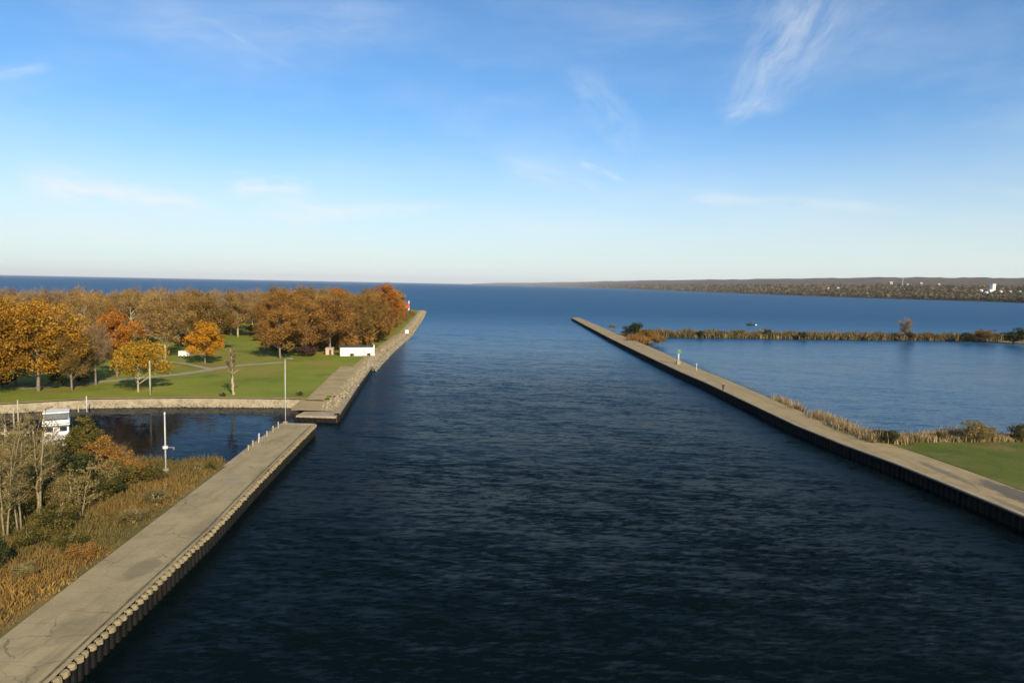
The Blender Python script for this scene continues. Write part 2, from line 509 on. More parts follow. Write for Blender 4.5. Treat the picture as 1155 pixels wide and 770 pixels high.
M['hull_dark'] = mat_plain('dark_hull', (0.04, 0.045, 0.04), 0.5, 0.2)

L = {}
L['gold'] = mat_leaf('golden_leaves', [(0.0, (0.13, 0.085, 0.013)), (0.3, (0.27, 0.15, 0.016)), (0.6, (0.40, 0.19, 0.018)), (0.85, (0.50, 0.24, 0.025)), (1.0, (0.46, 0.29, 0.06))])
L['yellow'] = mat_leaf('yellow_leaves', [(0.0, (0.15, 0.11, 0.015)), (0.35, (0.33, 0.20, 0.018)), (0.7, (0.46, 0.25, 0.02)), (1.0, (0.55, 0.31, 0.04))])
L['orange'] = mat_leaf('orange_leaves', [(0.0, (0.17, 0.075, 0.015)), (0.35, (0.36, 0.14, 0.018)), (0.7, (0.47, 0.17, 0.02)), (1.0, (0.50, 0.22, 0.05))])
L['bright'] = mat_leaf('bright_orange_leaves', [(0.0, (0.27, 0.15, 0.015)), (0.4, (0.52, 0.24, 0.015)), (0.75, (0.62, 0.27, 0.02)), (1.0, (0.62, 0.33, 0.06))])
L['russet'] = mat_leaf('russet_leaves', [(0.0, (0.11, 0.065, 0.022)), (0.35, (0.24, 0.125, 0.03)), (0.7, (0.36, 0.175, 0.036)), (1.0, (0.43, 0.235, 0.065))])
L['brown'] = mat_leaf('olive_brown_leaves', [(0.0, (0.09, 0.07, 0.02)), (0.35, (0.18, 0.12, 0.03)), (0.7, (0.29, 0.16, 0.035)), (1.0, (0.33, 0.20, 0.06))])
L['tan'] = mat_leaf('tan_twigs', [(0.0, (0.14, 0.09, 0.035)), (0.4, (0.28, 0.175, 0.06)), (0.75, (0.40, 0.235, 0.065)), (1.0, (0.50, 0.30, 0.075))], trans=0.25)
L['olivetan'] = mat_leaf('olive_tan_leaves', [(0.0, (0.10, 0.08, 0.035)), (0.4, (0.20, 0.155, 0.06)), (0.75, (0.29, 0.215, 0.075)), (1.0, (0.38, 0.27, 0.085))], trans=0.25)
L['grey'] = mat_leaf('grey_twigs', [(0.0, (0.12, 0.085, 0.05)), (0.5, (0.23, 0.16, 0.09)), (1.0, (0.35, 0.22, 0.10))], trans=0.1)
L['olive'] = mat_leaf('olive_leaves', [(0.0, (0.045, 0.045, 0.012)), (0.4, (0.10, 0.09, 0.022)), (0.75, (0.17, 0.14, 0.03)), (1.0, (0.27, 0.19, 0.04))])
L['dark'] = mat_leaf('dark_evergreen_leaves', [(0.0, (0.014, 0.02, 0.008)), (0.5, (0.035, 0.045, 0.014)), (1.0, (0.075, 0.08, 0.022))], trans=0.15)
L['purple'] = mat_leaf('purple_brown_leaves', [(0.0, (0.04, 0.022, 0.018)), (0.5, (0.085, 0.045, 0.035)), (1.0, (0.15, 0.08, 0.06))], trans=0.2)
L['rust'] = mat_leaf('rust_grass', [(0.0, (0.10, 0.055, 0.02)), (0.4, (0.20, 0.10, 0.03)), (0.75, (0.30, 0.15, 0.045)), (1.0, (0.40, 0.24, 0.08))])
L['straw'] = mat_leaf('straw_reeds', [(0.0, (0.14, 0.10, 0.05)), (0.4, (0.30, 0.22, 0.11)), (0.75, (0.45, 0.33, 0.17)), (1.0, (0.56, 0.43, 0.24))])
L['reedgreen'] = mat_leaf('olive_reeds', [(0.0, (0.05, 0.042, 0.018)), (0.4, (0.12, 0.095, 0.04)), (0.75, (0.22, 0.165, 0.075)), (1.0, (0.34, 0.25, 0.12))])


# ------------------------------------------------------------------ the setting
S = tag(link('water', poly([(-60000, -4000), (60000, -4000), (60000, 60000), (-60000, 60000)], 0.0), M['water']), kind='structure')

Z = 1.6
# far left: park on the spit, bounded by the channel on its right and the basin on the near side
wall_l = [(-29.3, 118.0), (-31.5, 136.0), (-34.0, 156.5), (-37.3, 187.0), (-41.4, 239.0), (-45.5, 313.0), (-51.9, 383.0), (-60.0, 470.0), (-70.5, 570.0)]
rip_top = [(-190, 96), (-150, 104), (-120, 112), (-100, 117.5), (-88, 121), (-77, 127.5), (-62, 130.5), (-46, 131.6), (-36.5, 131.6)]
park_poly = rip_top + [(-34.5, 132.5)] + [(x - 3.2, y) for x, y in wall_l[1:]] + [(-95, 600), (-220, 640), (-420, 640), (-800, 610), (-800, 60), (-300, 70)]
tag(link('park_ground', poly(park_poly, Z), M['park']), kind='structure')
tag(ribbon([(-71.5, 569), (-95, 600), (-220, 640), (-420, 640), (-800, 610)], [(0, Z - 0.02), (-3, -0.5)]).build('lake_shore', M['verge']), kind='structure')


def path_from(px_pts, width, z):
    return ribbon([W(x, y, z) for x, y in px_pts], [(width / 2, z), (-width / 2, z)])


tag(path_from([(20, 438), (90, 433), (140, 428), (175, 424.5), (205, 421.5), (230, 418), (255, 413.5), (275, 411.5), (300, 410), (320, 408)], 3.2, Z + 0.03).build('park_path', M['path']), kind='structure')
tag(path_from([(238, 416.2), (222, 412.5), (206, 409.5), (185, 407.5), (150, 404)], 1.8, Z + 0.02).build('side_path', M['path']), kind='structure')
# sandy strip on top of the stone revetment
tag(ribbon(rip_top, [(1.0, Z + 0.012), (-0.2, Z + 0.012)]).build('bank_path', M['verge']), kind='structure')

# near left bank with scrub
bank_poly = [(-31.2, -40), (-31.2, 41.6), (-32.2, 60), (-33.6, 79), (-34.0, 84.5), (-36.5, 85.5), (-41, 83.6), (-49, 85.2), (-56, 89.5), (-64, 92.0), (-78, 92), (-120, 90), (-190, 70), (-190, -40)]
tag(link('bank_ground', poly(bank_poly, Z - 0.15), M['scrub']), kind='structure')
tag(ribbon(bank_poly[4:13], [(0, Z - 0.15), (1.2, 0.4), (2.4, -0.4)]).build('bank_shore', M['verge']), kind='structure')

# right bank: lawn and the strip of land behind the long pier
r_front = [(53.0, -40), (52.9, 40), (52.6, 70), (51.9, 80), (51.0, 90), (49.2, 101), (47.9, 115), (47.4, 140), (46.9, 165), (45.8, 185), (44.6, 230), (43.3, 300), (42.6, 400), (42.2, 488)]
lawn_poly = [(59.6, -40), (59.4, 76), (57.8, 94), (55.9, 103), (56.3, 106.2), (60, 106.8), (68, 107.0), (80, 108.0), (120, 112), (260, 118), (260, -40)]
tag(link('lawn', poly(lawn_poly, Z - 0.02), M['lawn']), kind='structure')
tag(ribbon([(56.3, 106.2), (60, 106.8), (68, 107), (80, 108), (120, 112), (260, 118)], [(0, Z - 0.02), (1.6, 0.8), (4, -0.4)]).build('lagoon_shore', M['scrub']), kind='structure')
tag(ribbon([(54.2, 105), (53.9, 118), (53.7, 130)], [(0.5, Z - 0.3), (-1.0, 1.0), (-3, -0.3)]).build('reed_bank', M['scrub']), kind='structure')
spit = [(49.6, 300), (53, 292), (58, 296), (66, 318), (74, 337), (110, 341), (150, 345), (200, 349), (240, 352), (255, 347), (330, 353), (480, 365), (480, 378), (330, 366), (240, 362), (150, 354), (74, 350), (56, 352), (49.2, 350)]
tag(link('spit_ground', poly(spit, 0.55), M['scrub']), kind='structure')
tag(ribbon(spit[:12], [(0, 0.55), (-0.8, -0.4)]).build('spit_shore', M['scrub']), kind='structure')


# ------------------------------------------------------------------ piers and walls
def pile_caps(pts, z, period, mat, parent, off=0.12, seed=1, count=96):
    """weathered round pile heads along the edge, each a part of the pier (mesh data shared)"""
    rnd = random.Random(seed); P = resample(pts, period); N = normals2(P); meshes = []
    for q in range(4):
        k = 9; vs = []; a0 = rnd.random()
        for s_, dz in ((1.0, -0.3), (1.0, -0.10), (0.9, -0.03), (0.6, 0.02)):
            for i in range(k):
                th = a0 + 2 * math.pi * i / k; r = 0.27 * s_ * rnd.uniform(.9, 1.08)
                vs.append((math.cos(th) * r, math.sin(th) * r, dz + rnd.uniform(-.015, .015)))
        fs = [(j * k + i, j * k + (i + 1) % k, (j + 1) * k + (i + 1) % k, (j + 1) * k + i) for j in range(3) for i in range(k)]
        fs.append(tuple(3 * k + i for i in range(k)))
        me = bpy.data.meshes.new('pile_cap'); me.from_pydata(vs, [], fs); me.update(); me.materials.append(mat); meshes.append(me)
    for i, (p, n) in enumerate(zip(P, N)):
        if i >= count: break
        q = p - n * (off + rnd.uniform(-.04, .04))
        o = bpy.data.objects.new('pile_cap', meshes[i % 4]); C.objects.link(o); o.parent = parent
        o.location = (q.x, q.y, z + rnd.uniform(-.07, .03)); o.rotation_euler = (rnd.uniform(-.1, .1), rnd.uniform(-.1, .1), rnd.uniform(0, 6.28))
        o.scale = (rnd.uniform(.85, 1.12), rnd.uniform(.85, 1.12), 1)


# near left pier
pl_left = [(-31.2, -40), (-31.2, 41.6), (-31.7, 48), (-32.2, 56), (-33.0, 68), (-33.9, 82), (-35.0, 97), (-35.5, 108.4)]
pl_right = [(-25.0, -40), (-25.2, 37.6), (-25.5, 42), (-25.9, 49), (-26.6, 61.5), (-28.1, 77.5), (-29.3, 93), (-30.5, 108.4)]
pier = tag(empty('concrete_pier', (-29, 60, 0)), 'short tan concrete pier on the left, its edge lined with round pile heads', 'pier')


def local(mb, parent):
    p = parent.location; mb.v = [(x - p.x, y - p.y, z - p.z) for x, y, z in mb.v]; return mb


def pier_deck(Lp, Rp, z, thick=0.35):
    """deck between two edges, resampled so it can carry a crown and ragged edges"""
    a = [Vector(p) for p in Lp]; b = [Vector(p) for p in Rp]; mb = MB(); n = 60; cols = 6
    def at(P, u):
        ls = [(P[i + 1] - P[i]).length for i in range(len(P) - 1)]; T = sum(ls) * u
        for i, l in enumerate(ls):
            if T <= l or i == len(ls) - 1: return P[i].lerp(P[i + 1], min(1, T / l))
            T -= l
    rnd = random.Random(4); vs = []
    for i in range(n + 1):
        p, q = at(a, i / n), at(b, i / n)
        for j in range(cols + 1):
            v = p.lerp(q, j / cols); vs.append((v.x, v.y, z + rnd.uniform(-.015, .015)))
    fs = [(i * (cols + 1) + j, i * (cols + 1) + j + 1, (i + 1) * (cols + 1) + j + 1, (i + 1) * (cols + 1) + j) for i in range(n) for j in range(cols)]
    mb.add(vs, fs)
    return mb


local(pier_deck(pl_left, pl_right, Z), pier).build('deck', M['deck_l'], pier)
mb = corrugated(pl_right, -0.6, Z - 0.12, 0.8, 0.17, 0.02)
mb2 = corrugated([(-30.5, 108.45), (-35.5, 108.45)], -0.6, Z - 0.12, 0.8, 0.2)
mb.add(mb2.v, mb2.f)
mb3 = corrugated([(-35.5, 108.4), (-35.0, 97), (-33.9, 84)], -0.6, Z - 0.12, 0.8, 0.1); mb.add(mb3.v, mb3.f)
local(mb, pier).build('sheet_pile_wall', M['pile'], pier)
pile_caps([(x - pier.location.x, y - pier.location.y) for x, y in pl_right[1:]], Z - 0.03, 0.8, M['cap'], pier)
local(ribbon(pl_right, [(0.50, Z + 0.022), (0.30, Z + 0.022)]), pier).build('edge_joint', M['joint'], pier)
local(ribbon([(-30.4, 108.2), (-35.5, 108.2)], [(0.5, Z + 0.02), (0.5, Z + 0.1), (-0.25, Z + 0.1), (-0.25, Z - 0.6)]), pier).build('end_curb', M['conc'], pier)
mbc = ribbon(pl_left[5:], [(-0.3, Z - 0.3), (-0.3, Z + 0.09), (0.25, Z + 0.09), (0.25, Z - 0.5)])
local(mbc, pier).build('edge_curb', M['conc'], pier)
# long right pier
pr = tag(empty('long_pier', (48, 200, 0)), 'long brown concrete pier on the right running out past the lagoon into the lake', 'pier')
r_back = [(59.6, -40), (59.5, 40), (59.2, 76), (57.6, 94), (55.6, 105), (54.0, 122), (53.8, 140), (53.6, 165), (52.6, 190), (52.4, 212), (52.6, 240), (52.2, 280), (50.3, 340), (49.4, 420), (47.6, 500)]
local(pier_deck(r_back, r_front, Z), pr).build('deck', M['deck_r'], pr)
mb = corrugated([(x, y) for x, y in r_front[::-1]], -0.6, Z - 0.12, 0.9, 0.3, 0.02)   # travel back: bulge towards the channel
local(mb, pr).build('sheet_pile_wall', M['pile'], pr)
local(ribbon(r_front, [(0.32, Z - 0.14), (0.32, Z + 0.05), (-0.35, Z + 0.05)]), pr).build('edge_cap', M['conc'], pr)
local(ribbon(r_back[5:], [(0.0, Z - 0.0), (0, Z - 0.02), (-0.35, Z - 0.4), (-0.9, -0.5)]), pr).build('back_slope', M['rock'], pr)
local(ribbon([(42.2, 488.3), (47.6, 500.3)], [(0, Z), (0.02, -0.5)]), pr).build('end_wall', M['conc'], pr)

# far left channel wall: rubble apron, steel face, kerb
cw = tag(empty('channel_wall', (-34, 150, 0)), 'tan stone and concrete channel wall along the park, ending at the lake', 'wall')
local(ribbon(wall_l[1:], [(4.6, Z + 0.05), (3.0, Z + 0.06), (0.4, Z - 0.25), (0.35, Z - 0.2)]), cw).build('apron', M['verge'], cw)
local(ribbon([(-30.9, 131.0), (-34.0, 156.5), (-37.3, 184.0)], [(7.6, Z + 0.03), (7.4, Z + 0.10), (4.4, Z + 0.09), (4.2, Z - 0.02)]), cw).build('access_strip', M['verge'], cw)
mb = corrugated(wall_l[:4], -0.6, Z - 0.35, 0.9, 0.25)
local(mb, cw).build('sheet_pile_wall', M['pile'], cw)
local(ribbon(wall_l[:4], [(0.45, Z - 0.3), (0.45, Z - 0.05), (-0.3, Z - 0.05), (-0.3, Z - 0.45)]), cw).build('kerb', M['conc'], cw)
local(ribbon(wall_l[3:], [(0.6, Z - 0.22), (-0.6, 0.8), (-1.6, -0.5)]), cw).build('stone_toe', M['rock'], cw)
tag(ribbon([(-29.6, 121.5), (-30.6, 128), (-32.0, 140), (-34.0, 157), (-36.2, 178)], [(0.2, Z - 0.42), (6.5, Z - 0.1), (8.5, Z - 0.06)]).build('corner_ground', M['verge']), kind='structure')
blk = tag(empty('corner_block', (-32.6, 119.2, 0)), 'pale concrete block at the corner where basin meets channel', 'block')
mb = MB()
out = [(-4.0, -1.2), (3.2, -1.6), (3.0, 2.4), (-0.6, 8.0), (-3.2, 5.4)]
mb.add([(x, y, -0.5) for x, y in out] + [(x * .96, y * .96, 1.05 + (0.25 if y > 2 else 0)) for x, y in out],
       [tuple(5 + i for i in range(5))] + [(i, (i + 1) % 5, 5 + (i + 1) % 5, 5 + i) for i in range(5)])
mb.build('block_body', M['conc'], blk, bevel=0.08)
mb = corrugated([(3.25, -1.75), (-4.1, -1.35)][::-1], -0.5, 0.8, 0.9, 0.16); mb.build('sheet_pile_face', M['pile'], blk)


def rocks(name, spots, mat, seed=3):
    """many angular stones as one mesh"""
    rg = np.random.default_rng(seed)
    base = np.array([(1, 0, 0), (-1, 0, 0), (0, 1, 0), (0, -1, 0), (0, 0, 1), (0, 0, -1), (.6, .6, .5), (-.6, .6, .5), (.6, -.6, .5), (-.6, -.6, .5)], float)
    bm = bmesh.new()
    for v in base: bm.verts.new(v)
    bmesh.ops.convex_hull(bm, input=bm.verts); bm.verts.index_update()
    bv = np.array([v.co[:] for v in bm.verts]); bf = np.array([[v.index for v in f.verts] for f in bm.faces if len(f.verts) == 3]); bm.free()
    Vs, Fs, off = [], [], 0
    for (x, y, z, r) in spots:
        v = bv * (1 + rg.uniform(-.25, .25, bv.shape)) * r * rg.uniform(.7, 1.2, 3)
        a = rg.uniform(0, 6.28); c, s = math.cos(a), math.sin(a)
        v = v @ np.array([[c, s, 0], [-s, c, 0], [0, 0, 1]])
        Vs.append(v + (x, y, z)); Fs.append(bf + off); off += len(bv)
    return link(name, mesh_np(name, np.concatenate(Vs), [np.concatenate(Fs)]), mat)


rg = np.random.default_rng(11)
P = resample(rip_top, 0.35); N = normals2(P); spots = []
for p, n in zip(P, N):
    for k in range(7):
        u = rg.uniform(-0.2, 1); q = p - n * (u * 1.0) + Vector((rg.uniform(-.3, .3), rg.uniform(-.2, .2)))
        spots.append((q.x, q.y, (Z - .3) * min(1, 1 - u) - 0.08 + rg.uniform(-.05, .08), rg.uniform(.10, .27)))
tag(ribbon(rip_top, [(0.3, Z - 0.12), (-0.2, Z - 0.2), (-1.1, -0.3)]).build('riprap_slope', M['rock']), kind='structure')
rv = tag(rocks('riprap', spots, M['rock']), 'pale rubble stones sloping into the basin below the park', 'stones', kind='stuff')
spots = []
P = resample([(-30.2, 122.5)] + wall_l[1:], 0.6); N = normals2(P)
for i, (p, n) in enumerate(zip(P, N)):
    for k in range(4 if p.y > 150 else 3):
        u = rg.uniform(0.0, 3.2); q = p + n * u + Vector((rg.uniform(-.4, .4), rg.uniform(-.4, .4)))
        if p.y > 185 and rg.random() < .4: q = p - n * rg.uniform(-.2, 1.2); zz = rg.uniform(.1, .9)
        elif p.y < 135: zz = Z - .42 + u * .05
        else: zz = Z - 0.15
        spots.append((q.x, q.y, zz, rg.uniform(.15, .42)))
tag(rocks('wall_rubble', spots, M['rock'], 5), 'rubble stones lying along the far left channel wall', 'stones', kind='stuff')

# ------------------------------------------------------------------ trees
def quads(Cn, size, rg, up=0.0, aspect=0.75):
    """random leaf quads at centres Cn"""
    n = len(Cn)
    a = rg.normal(size=(n, 3)); a[:, 2] *= 0.7; a /= np.linalg.norm(a, axis=1)[:, None]
    b = rg.normal(size=(n, 3)); b -= a * (a * b).sum(1)[:, None]; b /= np.linalg.norm(b, axis=1)[:, None]
    s = (size * rg.uniform(.6, 1.3, n))[:, None] / 2
    a = a * s; b = b * s * aspect
    V = np.stack([Cn - a - b * .6, Cn + a * .2 - b, Cn + a + b * .5, Cn - a * .3 + b], 1).reshape(-1, 3)
    F = np.arange(n * 4).reshape(n, 4)
    return V, F


def sticks(A, B, w, rg):
    """thin tapering twigs from A to B (one narrow triangle each)"""
    d = B - A; r = rg.normal(size=A.shape); s = np.cross(d, r); s /= np.linalg.norm(s, axis=1)[:, None] + 1e-9
    s *= np.asarray(w)[:, None] / 2
    V = np.stack([A - s, A + s, B], 1).reshape(-1, 3)
    return V, np.arange(len(A) * 3).reshape(-1, 3)


def bez(p0, p1, p2, n):
    return [p0 * (1 - u) ** 2 + p1 * 2 * u * (1 - u) + p2 * u * u for u in np.linspace(0, 1, n)]


def make_tree_meshes(seed, H=18.0, width=15.0, base=0.25, clumps=46, leaves=170, leaf=0.55, twigs=0, trunk_r=0.35,
                     lean=0.0, stems=1, top_bias=0.0, clump_r=0.17, twig_w=0.06, cone=0.0, limb_k=0.05):
    rg = np.random.default_rng(seed)
    mb = MB(); Vs, Fq, Ft, tq, tt = [], [], [], [], []
    off = 0
    zc = H * (base + 1) / 2; rz = H * (1 - base) / 2; rx = width / 2
    cen = []
    while len(cen) < clumps:
        d = rg.normal(size=3); d /= np.linalg.norm(d)
        r = rg.uniform(0.12, 1) ** 0.45 * rg.uniform(.78, 1.07)
        p = d * r
        if p[2] < -0.82 or (p[2] < -0.3 and rg.random() < .35): continue
        k = 1 - cone * (p[2] + 1) / 2
        lump = 1 + 0.16 * math.sin(3 * math.atan2(d[1], d[0]) + seed) + 0.1 * math.sin(5 * d[2] + seed * 2)
        q = np.array((p[0] * rx * k * lump, p[1] * rx * k * lump, zc + p[2] * rz * 0.9))
        if cen and min(np.linalg.norm(q - c) for c in cen) < width * clump_r * 0.45 and rg.random() < .8: continue
        cen.append(q)
    cen = np.array(cen)
    # trunk(s)
    tops = []
    for s_ in range(stems):
        a = rg.uniform(0, 6.28); sp_ = 0.0 if stems == 1 else width * 0.16
        top = np.array((lean * H * .5 + math.cos(a) * sp_, math.sin(a) * sp_, H * (0.62 if stems == 1 else .78)))
        b0 = np.array((math.cos(a) * trunk_r * (stems > 1), math.sin(a) * trunk_r * (stems > 1), -0.3))
        mid = np.array((lean * H * .12 + rg.uniform(-.3, .3) + b0[0], rg.uniform(-.3, .3) + b0[1], H * .32))
        pts = bez(b0, mid, top, 9)
        rad = list(np.linspace(trunk_r, trunk_r * .3, 9)); rad[0] *= 1.35
        mb.tube(pts, rad, 8); tops.append(np.array(pts))
    for c in cen:
        tp = tops[rg.integers(len(tops))]
        i = int(np.clip(np.searchsorted(tp[:, 2], c[2] - np.linalg.norm(c[:2]) * 0.6 - H * .06), 2, len(tp) - 1))
        s0 = tp[i]; m = (s0 + c) / 2 + np.array((0, 0, rg.uniform(-.02, .05) * H)) + rg.normal(size=3) * .02 * H
        lr = max(0.03, trunk_r * limb_k / .17 * rg.uniform(.7, 1.2))
        mb.tube(bez(s0, m, c, 5), list(np.linspace(lr, lr * .25, 5)), 5, cap=False)
    tr_mesh = bpy.data.meshes.new('trunk'); tr_mesh.from_pydata([tuple(v) for v in mb.v], [], mb.f); tr_mesh.update()
    tr_mesh.polygons.foreach_set('use_smooth', np.ones(len(tr_mesh.polygons), bool))
    for c in cen:
        ct = rg.uniform(0, 1); cr = width * clump_r * rg.uniform(.5, 1.4)
        if leaves:
            n = int(leaves * rg.uniform(.6, 1.3))
            d = rg.normal(size=(n, 3)); d /= np.linalg.norm(d, axis=1)[:, None]
            rr = cr * rg.uniform(0.05, 1, n) ** 0.5
            P_ = c + d * rr[:, None] * (1, 1, .78)
            # ragged outliers
            V, F = quads(P_, leaf, rg); Vs.append(V); Fq.append(F + off); off += len(V)
            tq.append(np.clip(0.5 + (ct - .5) * .62 + rg.normal(size=n) * .23, 0, 1))
        if twigs:
            n = int(twigs * rg.uniform(.7, 1.3))
            ou = c - np.array((0, 0, zc - rz * .6)); ou /= np.linalg.norm(ou) + 1e-6
            A = c + rg.normal(size=(n, 3)) * cr * .35
            D = rg.normal(size=(n, 3)) * .8 + ou * .9 + (0, 0, .35); D /= np.linalg.norm(D, axis=1)[:, None]
            B = A + D * (cr * rg.uniform(.5, 1.3, n))[:, None]
            V, F = sticks(A, B, twig_w * rg.uniform(.6, 1.4, n), rg); Vs.append(V); Ft.append(F + off); off += len(V)
            tt.append(np.clip(0.45 + (ct - .5) * .5 + rg.normal(size=n) * .15, 0, 1))
            k = n * 2; j = rg.integers(0, n, k); u = rg.uniform(.2, .9, k)[:, None]
            A2 = A[j] * (1 - u) + B[j] * u; D2 = D[j] + rg.normal(size=(k, 3)) * .6
            B2 = A2 + D2 * (cr * .35 * rg.uniform(.5, 1.3, k))[:, None]
            V, F = sticks(A2, B2, twig_w * .6 * np.ones(k), rg); Vs.append(V); Ft.append(F + off); off += len(V)
            tt.append(np.clip(0.5 + (ct - .5) * .5 + rg.normal(size=k) * .15, 0, 1))
    faces = ([np.concatenate(Fq)] if Fq else []) + ([np.concatenate(Ft)] if Ft else [])
    att = ([np.concatenate(tq)] if tq else []) + ([np.concatenate(tt)] if tt else [])
    cr_mesh = mesh_np('crown', np.concatenate(Vs), faces, {'tint': att})
    return tr_mesh, cr_mesh


def make_bare_meshes(seed, H=12.0, width=5.0, stems=3, trunk_r=.14, twigs=16, leaves=0, leaf=.15, twig_w=.03, start=.28, up=.75):
    """leafless tree: leaning stems, rising branches, fine twigs"""
    rg = np.random.default_rng(seed); mb = MB(); A_, B_, W_ = [], [], []; lf = []
    for s_ in range(stems):
        a = rg.uniform(0, 6.28); rr = width * .34 * (0.25 if stems == 1 else rg.uniform(.4, 1)); hh = H * rg.uniform(.78, 1)
        b0 = np.array((math.cos(a), math.sin(a), 0)) * trunk_r * (1.6 if stems > 1 else 0) + (0, 0, -.3)
        top = np.array((math.cos(a) * rr, math.sin(a) * rr, hh)); mid = np.array((math.cos(a) * rr * .25 + rg.normal() * .15, math.sin(a) * rr * .25 + rg.normal() * .15, hh * .5))
        P = np.array(bez(b0, mid, top, 14)); P[3:-1] += rg.normal(size=(10, 3)) * .05
        rad = np.linspace(trunk_r, trunk_r * .12, 14) * rg.uniform(.7, 1.05); rad[0] *= 1.3
        mb.tube(list(P), list(rad), 7)
        nb = int(hh * 2.2)
        for k in range(nb):
            u = start + (0.97 - start) * (k + rg.random()) / nb; f = u * 13; i0 = min(12, int(f)); p = P[i0] * (1 - f + i0) + P[i0 + 1] * (f - i0)
            th = rg.uniform(0, 6.28); ln = width * .42 * (1.05 - u) ** .6 * rg.uniform(.5, 1.15); d = np.array((math.cos(th), math.sin(th), up + rg.normal() * .2)); d /= np.linalg.norm(d)
            e = p + d * ln; m = p + d * ln * .5 + np.array((0, 0, -.06 * ln)); br = np.array(bez(p, m, e, 5)); lr = max(.012, rad[i0] * .38)
            mb.tube(list(br), list(np.linspace(lr, lr * .25, 5)), 4, cap=False)
            v = rg.uniform(.15, 1, twigs); idx = np.minimum(3, (v * 4).astype(int)); q = br[idx] + (br[idx + 1] - br[idx]) * (v * 4 - idx)[:, None]
            D = d + rg.normal(size=(twigs, 3)) * .55 + (0, 0, .15); D *= (ln * rg.uniform(.15, .45, twigs) / np.linalg.norm(D, axis=1))[:, None]
            A_.append(q); B_.append(q + D); W_.append(twig_w * rg.uniform(.6, 1.3, twigs))
            v2 = rg.uniform(.3, .9, twigs)[:, None]; q2 = q + D * v2; D2 = D * .5 + rg.normal(size=D.shape) * np.linalg.norm(D, axis=1)[:, None] * .3
            A_.append(q2); B_.append(q2 + D2); W_.append(twig_w * .7 * np.ones(twigs))
            if leaves: lf.append(q[rg.integers(0, twigs, leaves)] + D[rg.integers(0, twigs, leaves)] * .8)
    A_ = np.concatenate(A_); B_ = np.concatenate(B_); W_ = np.concatenate(W_)
    V, F = sticks(A_, B_, W_, rg); faces = [F]; tints = [np.clip(.5 + rg.normal(size=len(F)) * .2, 0, 1)]
    if lf:
        V2, F2 = quads(np.concatenate(lf), leaf, rg); faces = [F, F2 + len(V)]; V = np.concatenate([V, V2]); tints.append(np.clip(.6 + rg.normal(size=len(F2)) * .2, 0, 1))
    tm = bpy.data.meshes.new('trunk'); tm.from_pydata([tuple(v) for v in mb.v], [], mb.f); tm.update()
    tm.polygons.foreach_set('use_smooth', np.ones(len(tm.polygons), bool))
    return tm, mesh_np('crown', V, faces, {'tint': tints})


_first = {}


def place_tree(kind, tr_mesh, cr_mesh, bark, leafm, x, y, z, s=1.0, sxy=None, rz=0.0, label=None, cat='tree', group=None, names=('trunk', 'crown')):
    o = empty(kind, (x, y, z), rz); sxy = s if sxy is None else sxy
    o.scale = (sxy, sxy, s)
    link(names[0], tr_mesh, bark, o); link(names[1], cr_mesh, leafm, o)
    tag(o, label, cat, group)
    return o


KINDS = {}


def kind(name, n, bark, leafm, **kw):
    KINDS[name] = ([make_tree_meshes(hash_(name) + i * 17, **kw) for i in range(n)], bark, leafm, kw.get('H', 18.0), kw.get('width', 15.0))


def kind_bare(name, n, bark, leafm, **kw):
    KINDS[name] = ([make_bare_meshes(hash_(name) + i * 17, **kw) for i in range(n)], bark, leafm, kw.get('H', 12.0), kw.get('width', 5.0))


def hash_(s): return sum((i + 3) * ord(c) for i, c in enumerate(s)) % 9973


kind('gold', 3, M['bark'], L['gold'], H=18, width=17, base=.07, clumps=90, leaves=330, leaf=.36, clump_r=.125)
kind('yellow', 2, M['bark_pale'], L['yellow'], H=9, width=10, base=.17, clumps=50, leaves=240, leaf=.27, trunk_r=.22, clump_r=.14)
kind('orange', 2, M['bark'], L['orange'], H=16, width=12, base=.14, clumps=58, leaves=260, leaf=.34, clump_r=.135)
kind('bright', 2, M['bark'], L['bright'], H=9.5, width=9, base=.06, clumps=54, leaves=260, leaf=.28, trunk_r=.22, clump_r=.14)
kind('russet', 4, M['bark'], L['russet'], H=18, width=14, base=.09, clumps=68, leaves=200, leaf=.36, twigs=26, clump_r=.135, twig_w=.07)
kind('brown', 3, M['bark'], L['brown'], H=18, width=14, base=.11, clumps=66, leaves=180, leaf=.34, twigs=30, clump_r=.135, twig_w=.07)
kind('tan', 3, M['bark_pale'], L['tan'], H=18, width=12, base=.12, clumps=56, leaves=90, leaf=.3, twigs=46, clump_r=.15, twig_w=.08)
kind('grey', 3, M['bark'], L['grey'], H=15, width=11, base=.2, clumps=44, leaves=34, leaf=.28, twigs=60, clump_r=.16, twig_w=.08)
kind('brush', 2, M['bark'], L['brown'], H=4, width=5, base=.02, clumps=30, leaves=70, leaf=.3, twigs=16, trunk_r=.1, clump_r=.17, stems=3)
kind('brush_russet', 2, M['bark'], L['russet'], H=4, width=5, base=.02, clumps=30, leaves=70, leaf=.3, twigs=16, trunk_r=.1, clump_r=.17, stems=3)
kind('dark', 2, M['bark_dark'], L['dark'], H=6, width=6, base=.02, clumps=34, leaves=120, leaf=.3, trunk_r=.14, clump_r=.17)
kind('shrub_purple', 1, M['bark_dark'], L['purple'], H=3.5, width=4.5, base=.02, clumps=26, leaves=60, leaf=.25, twigs=20, trunk_r=.1, clump_r=.17, stems=3)

_used = {}


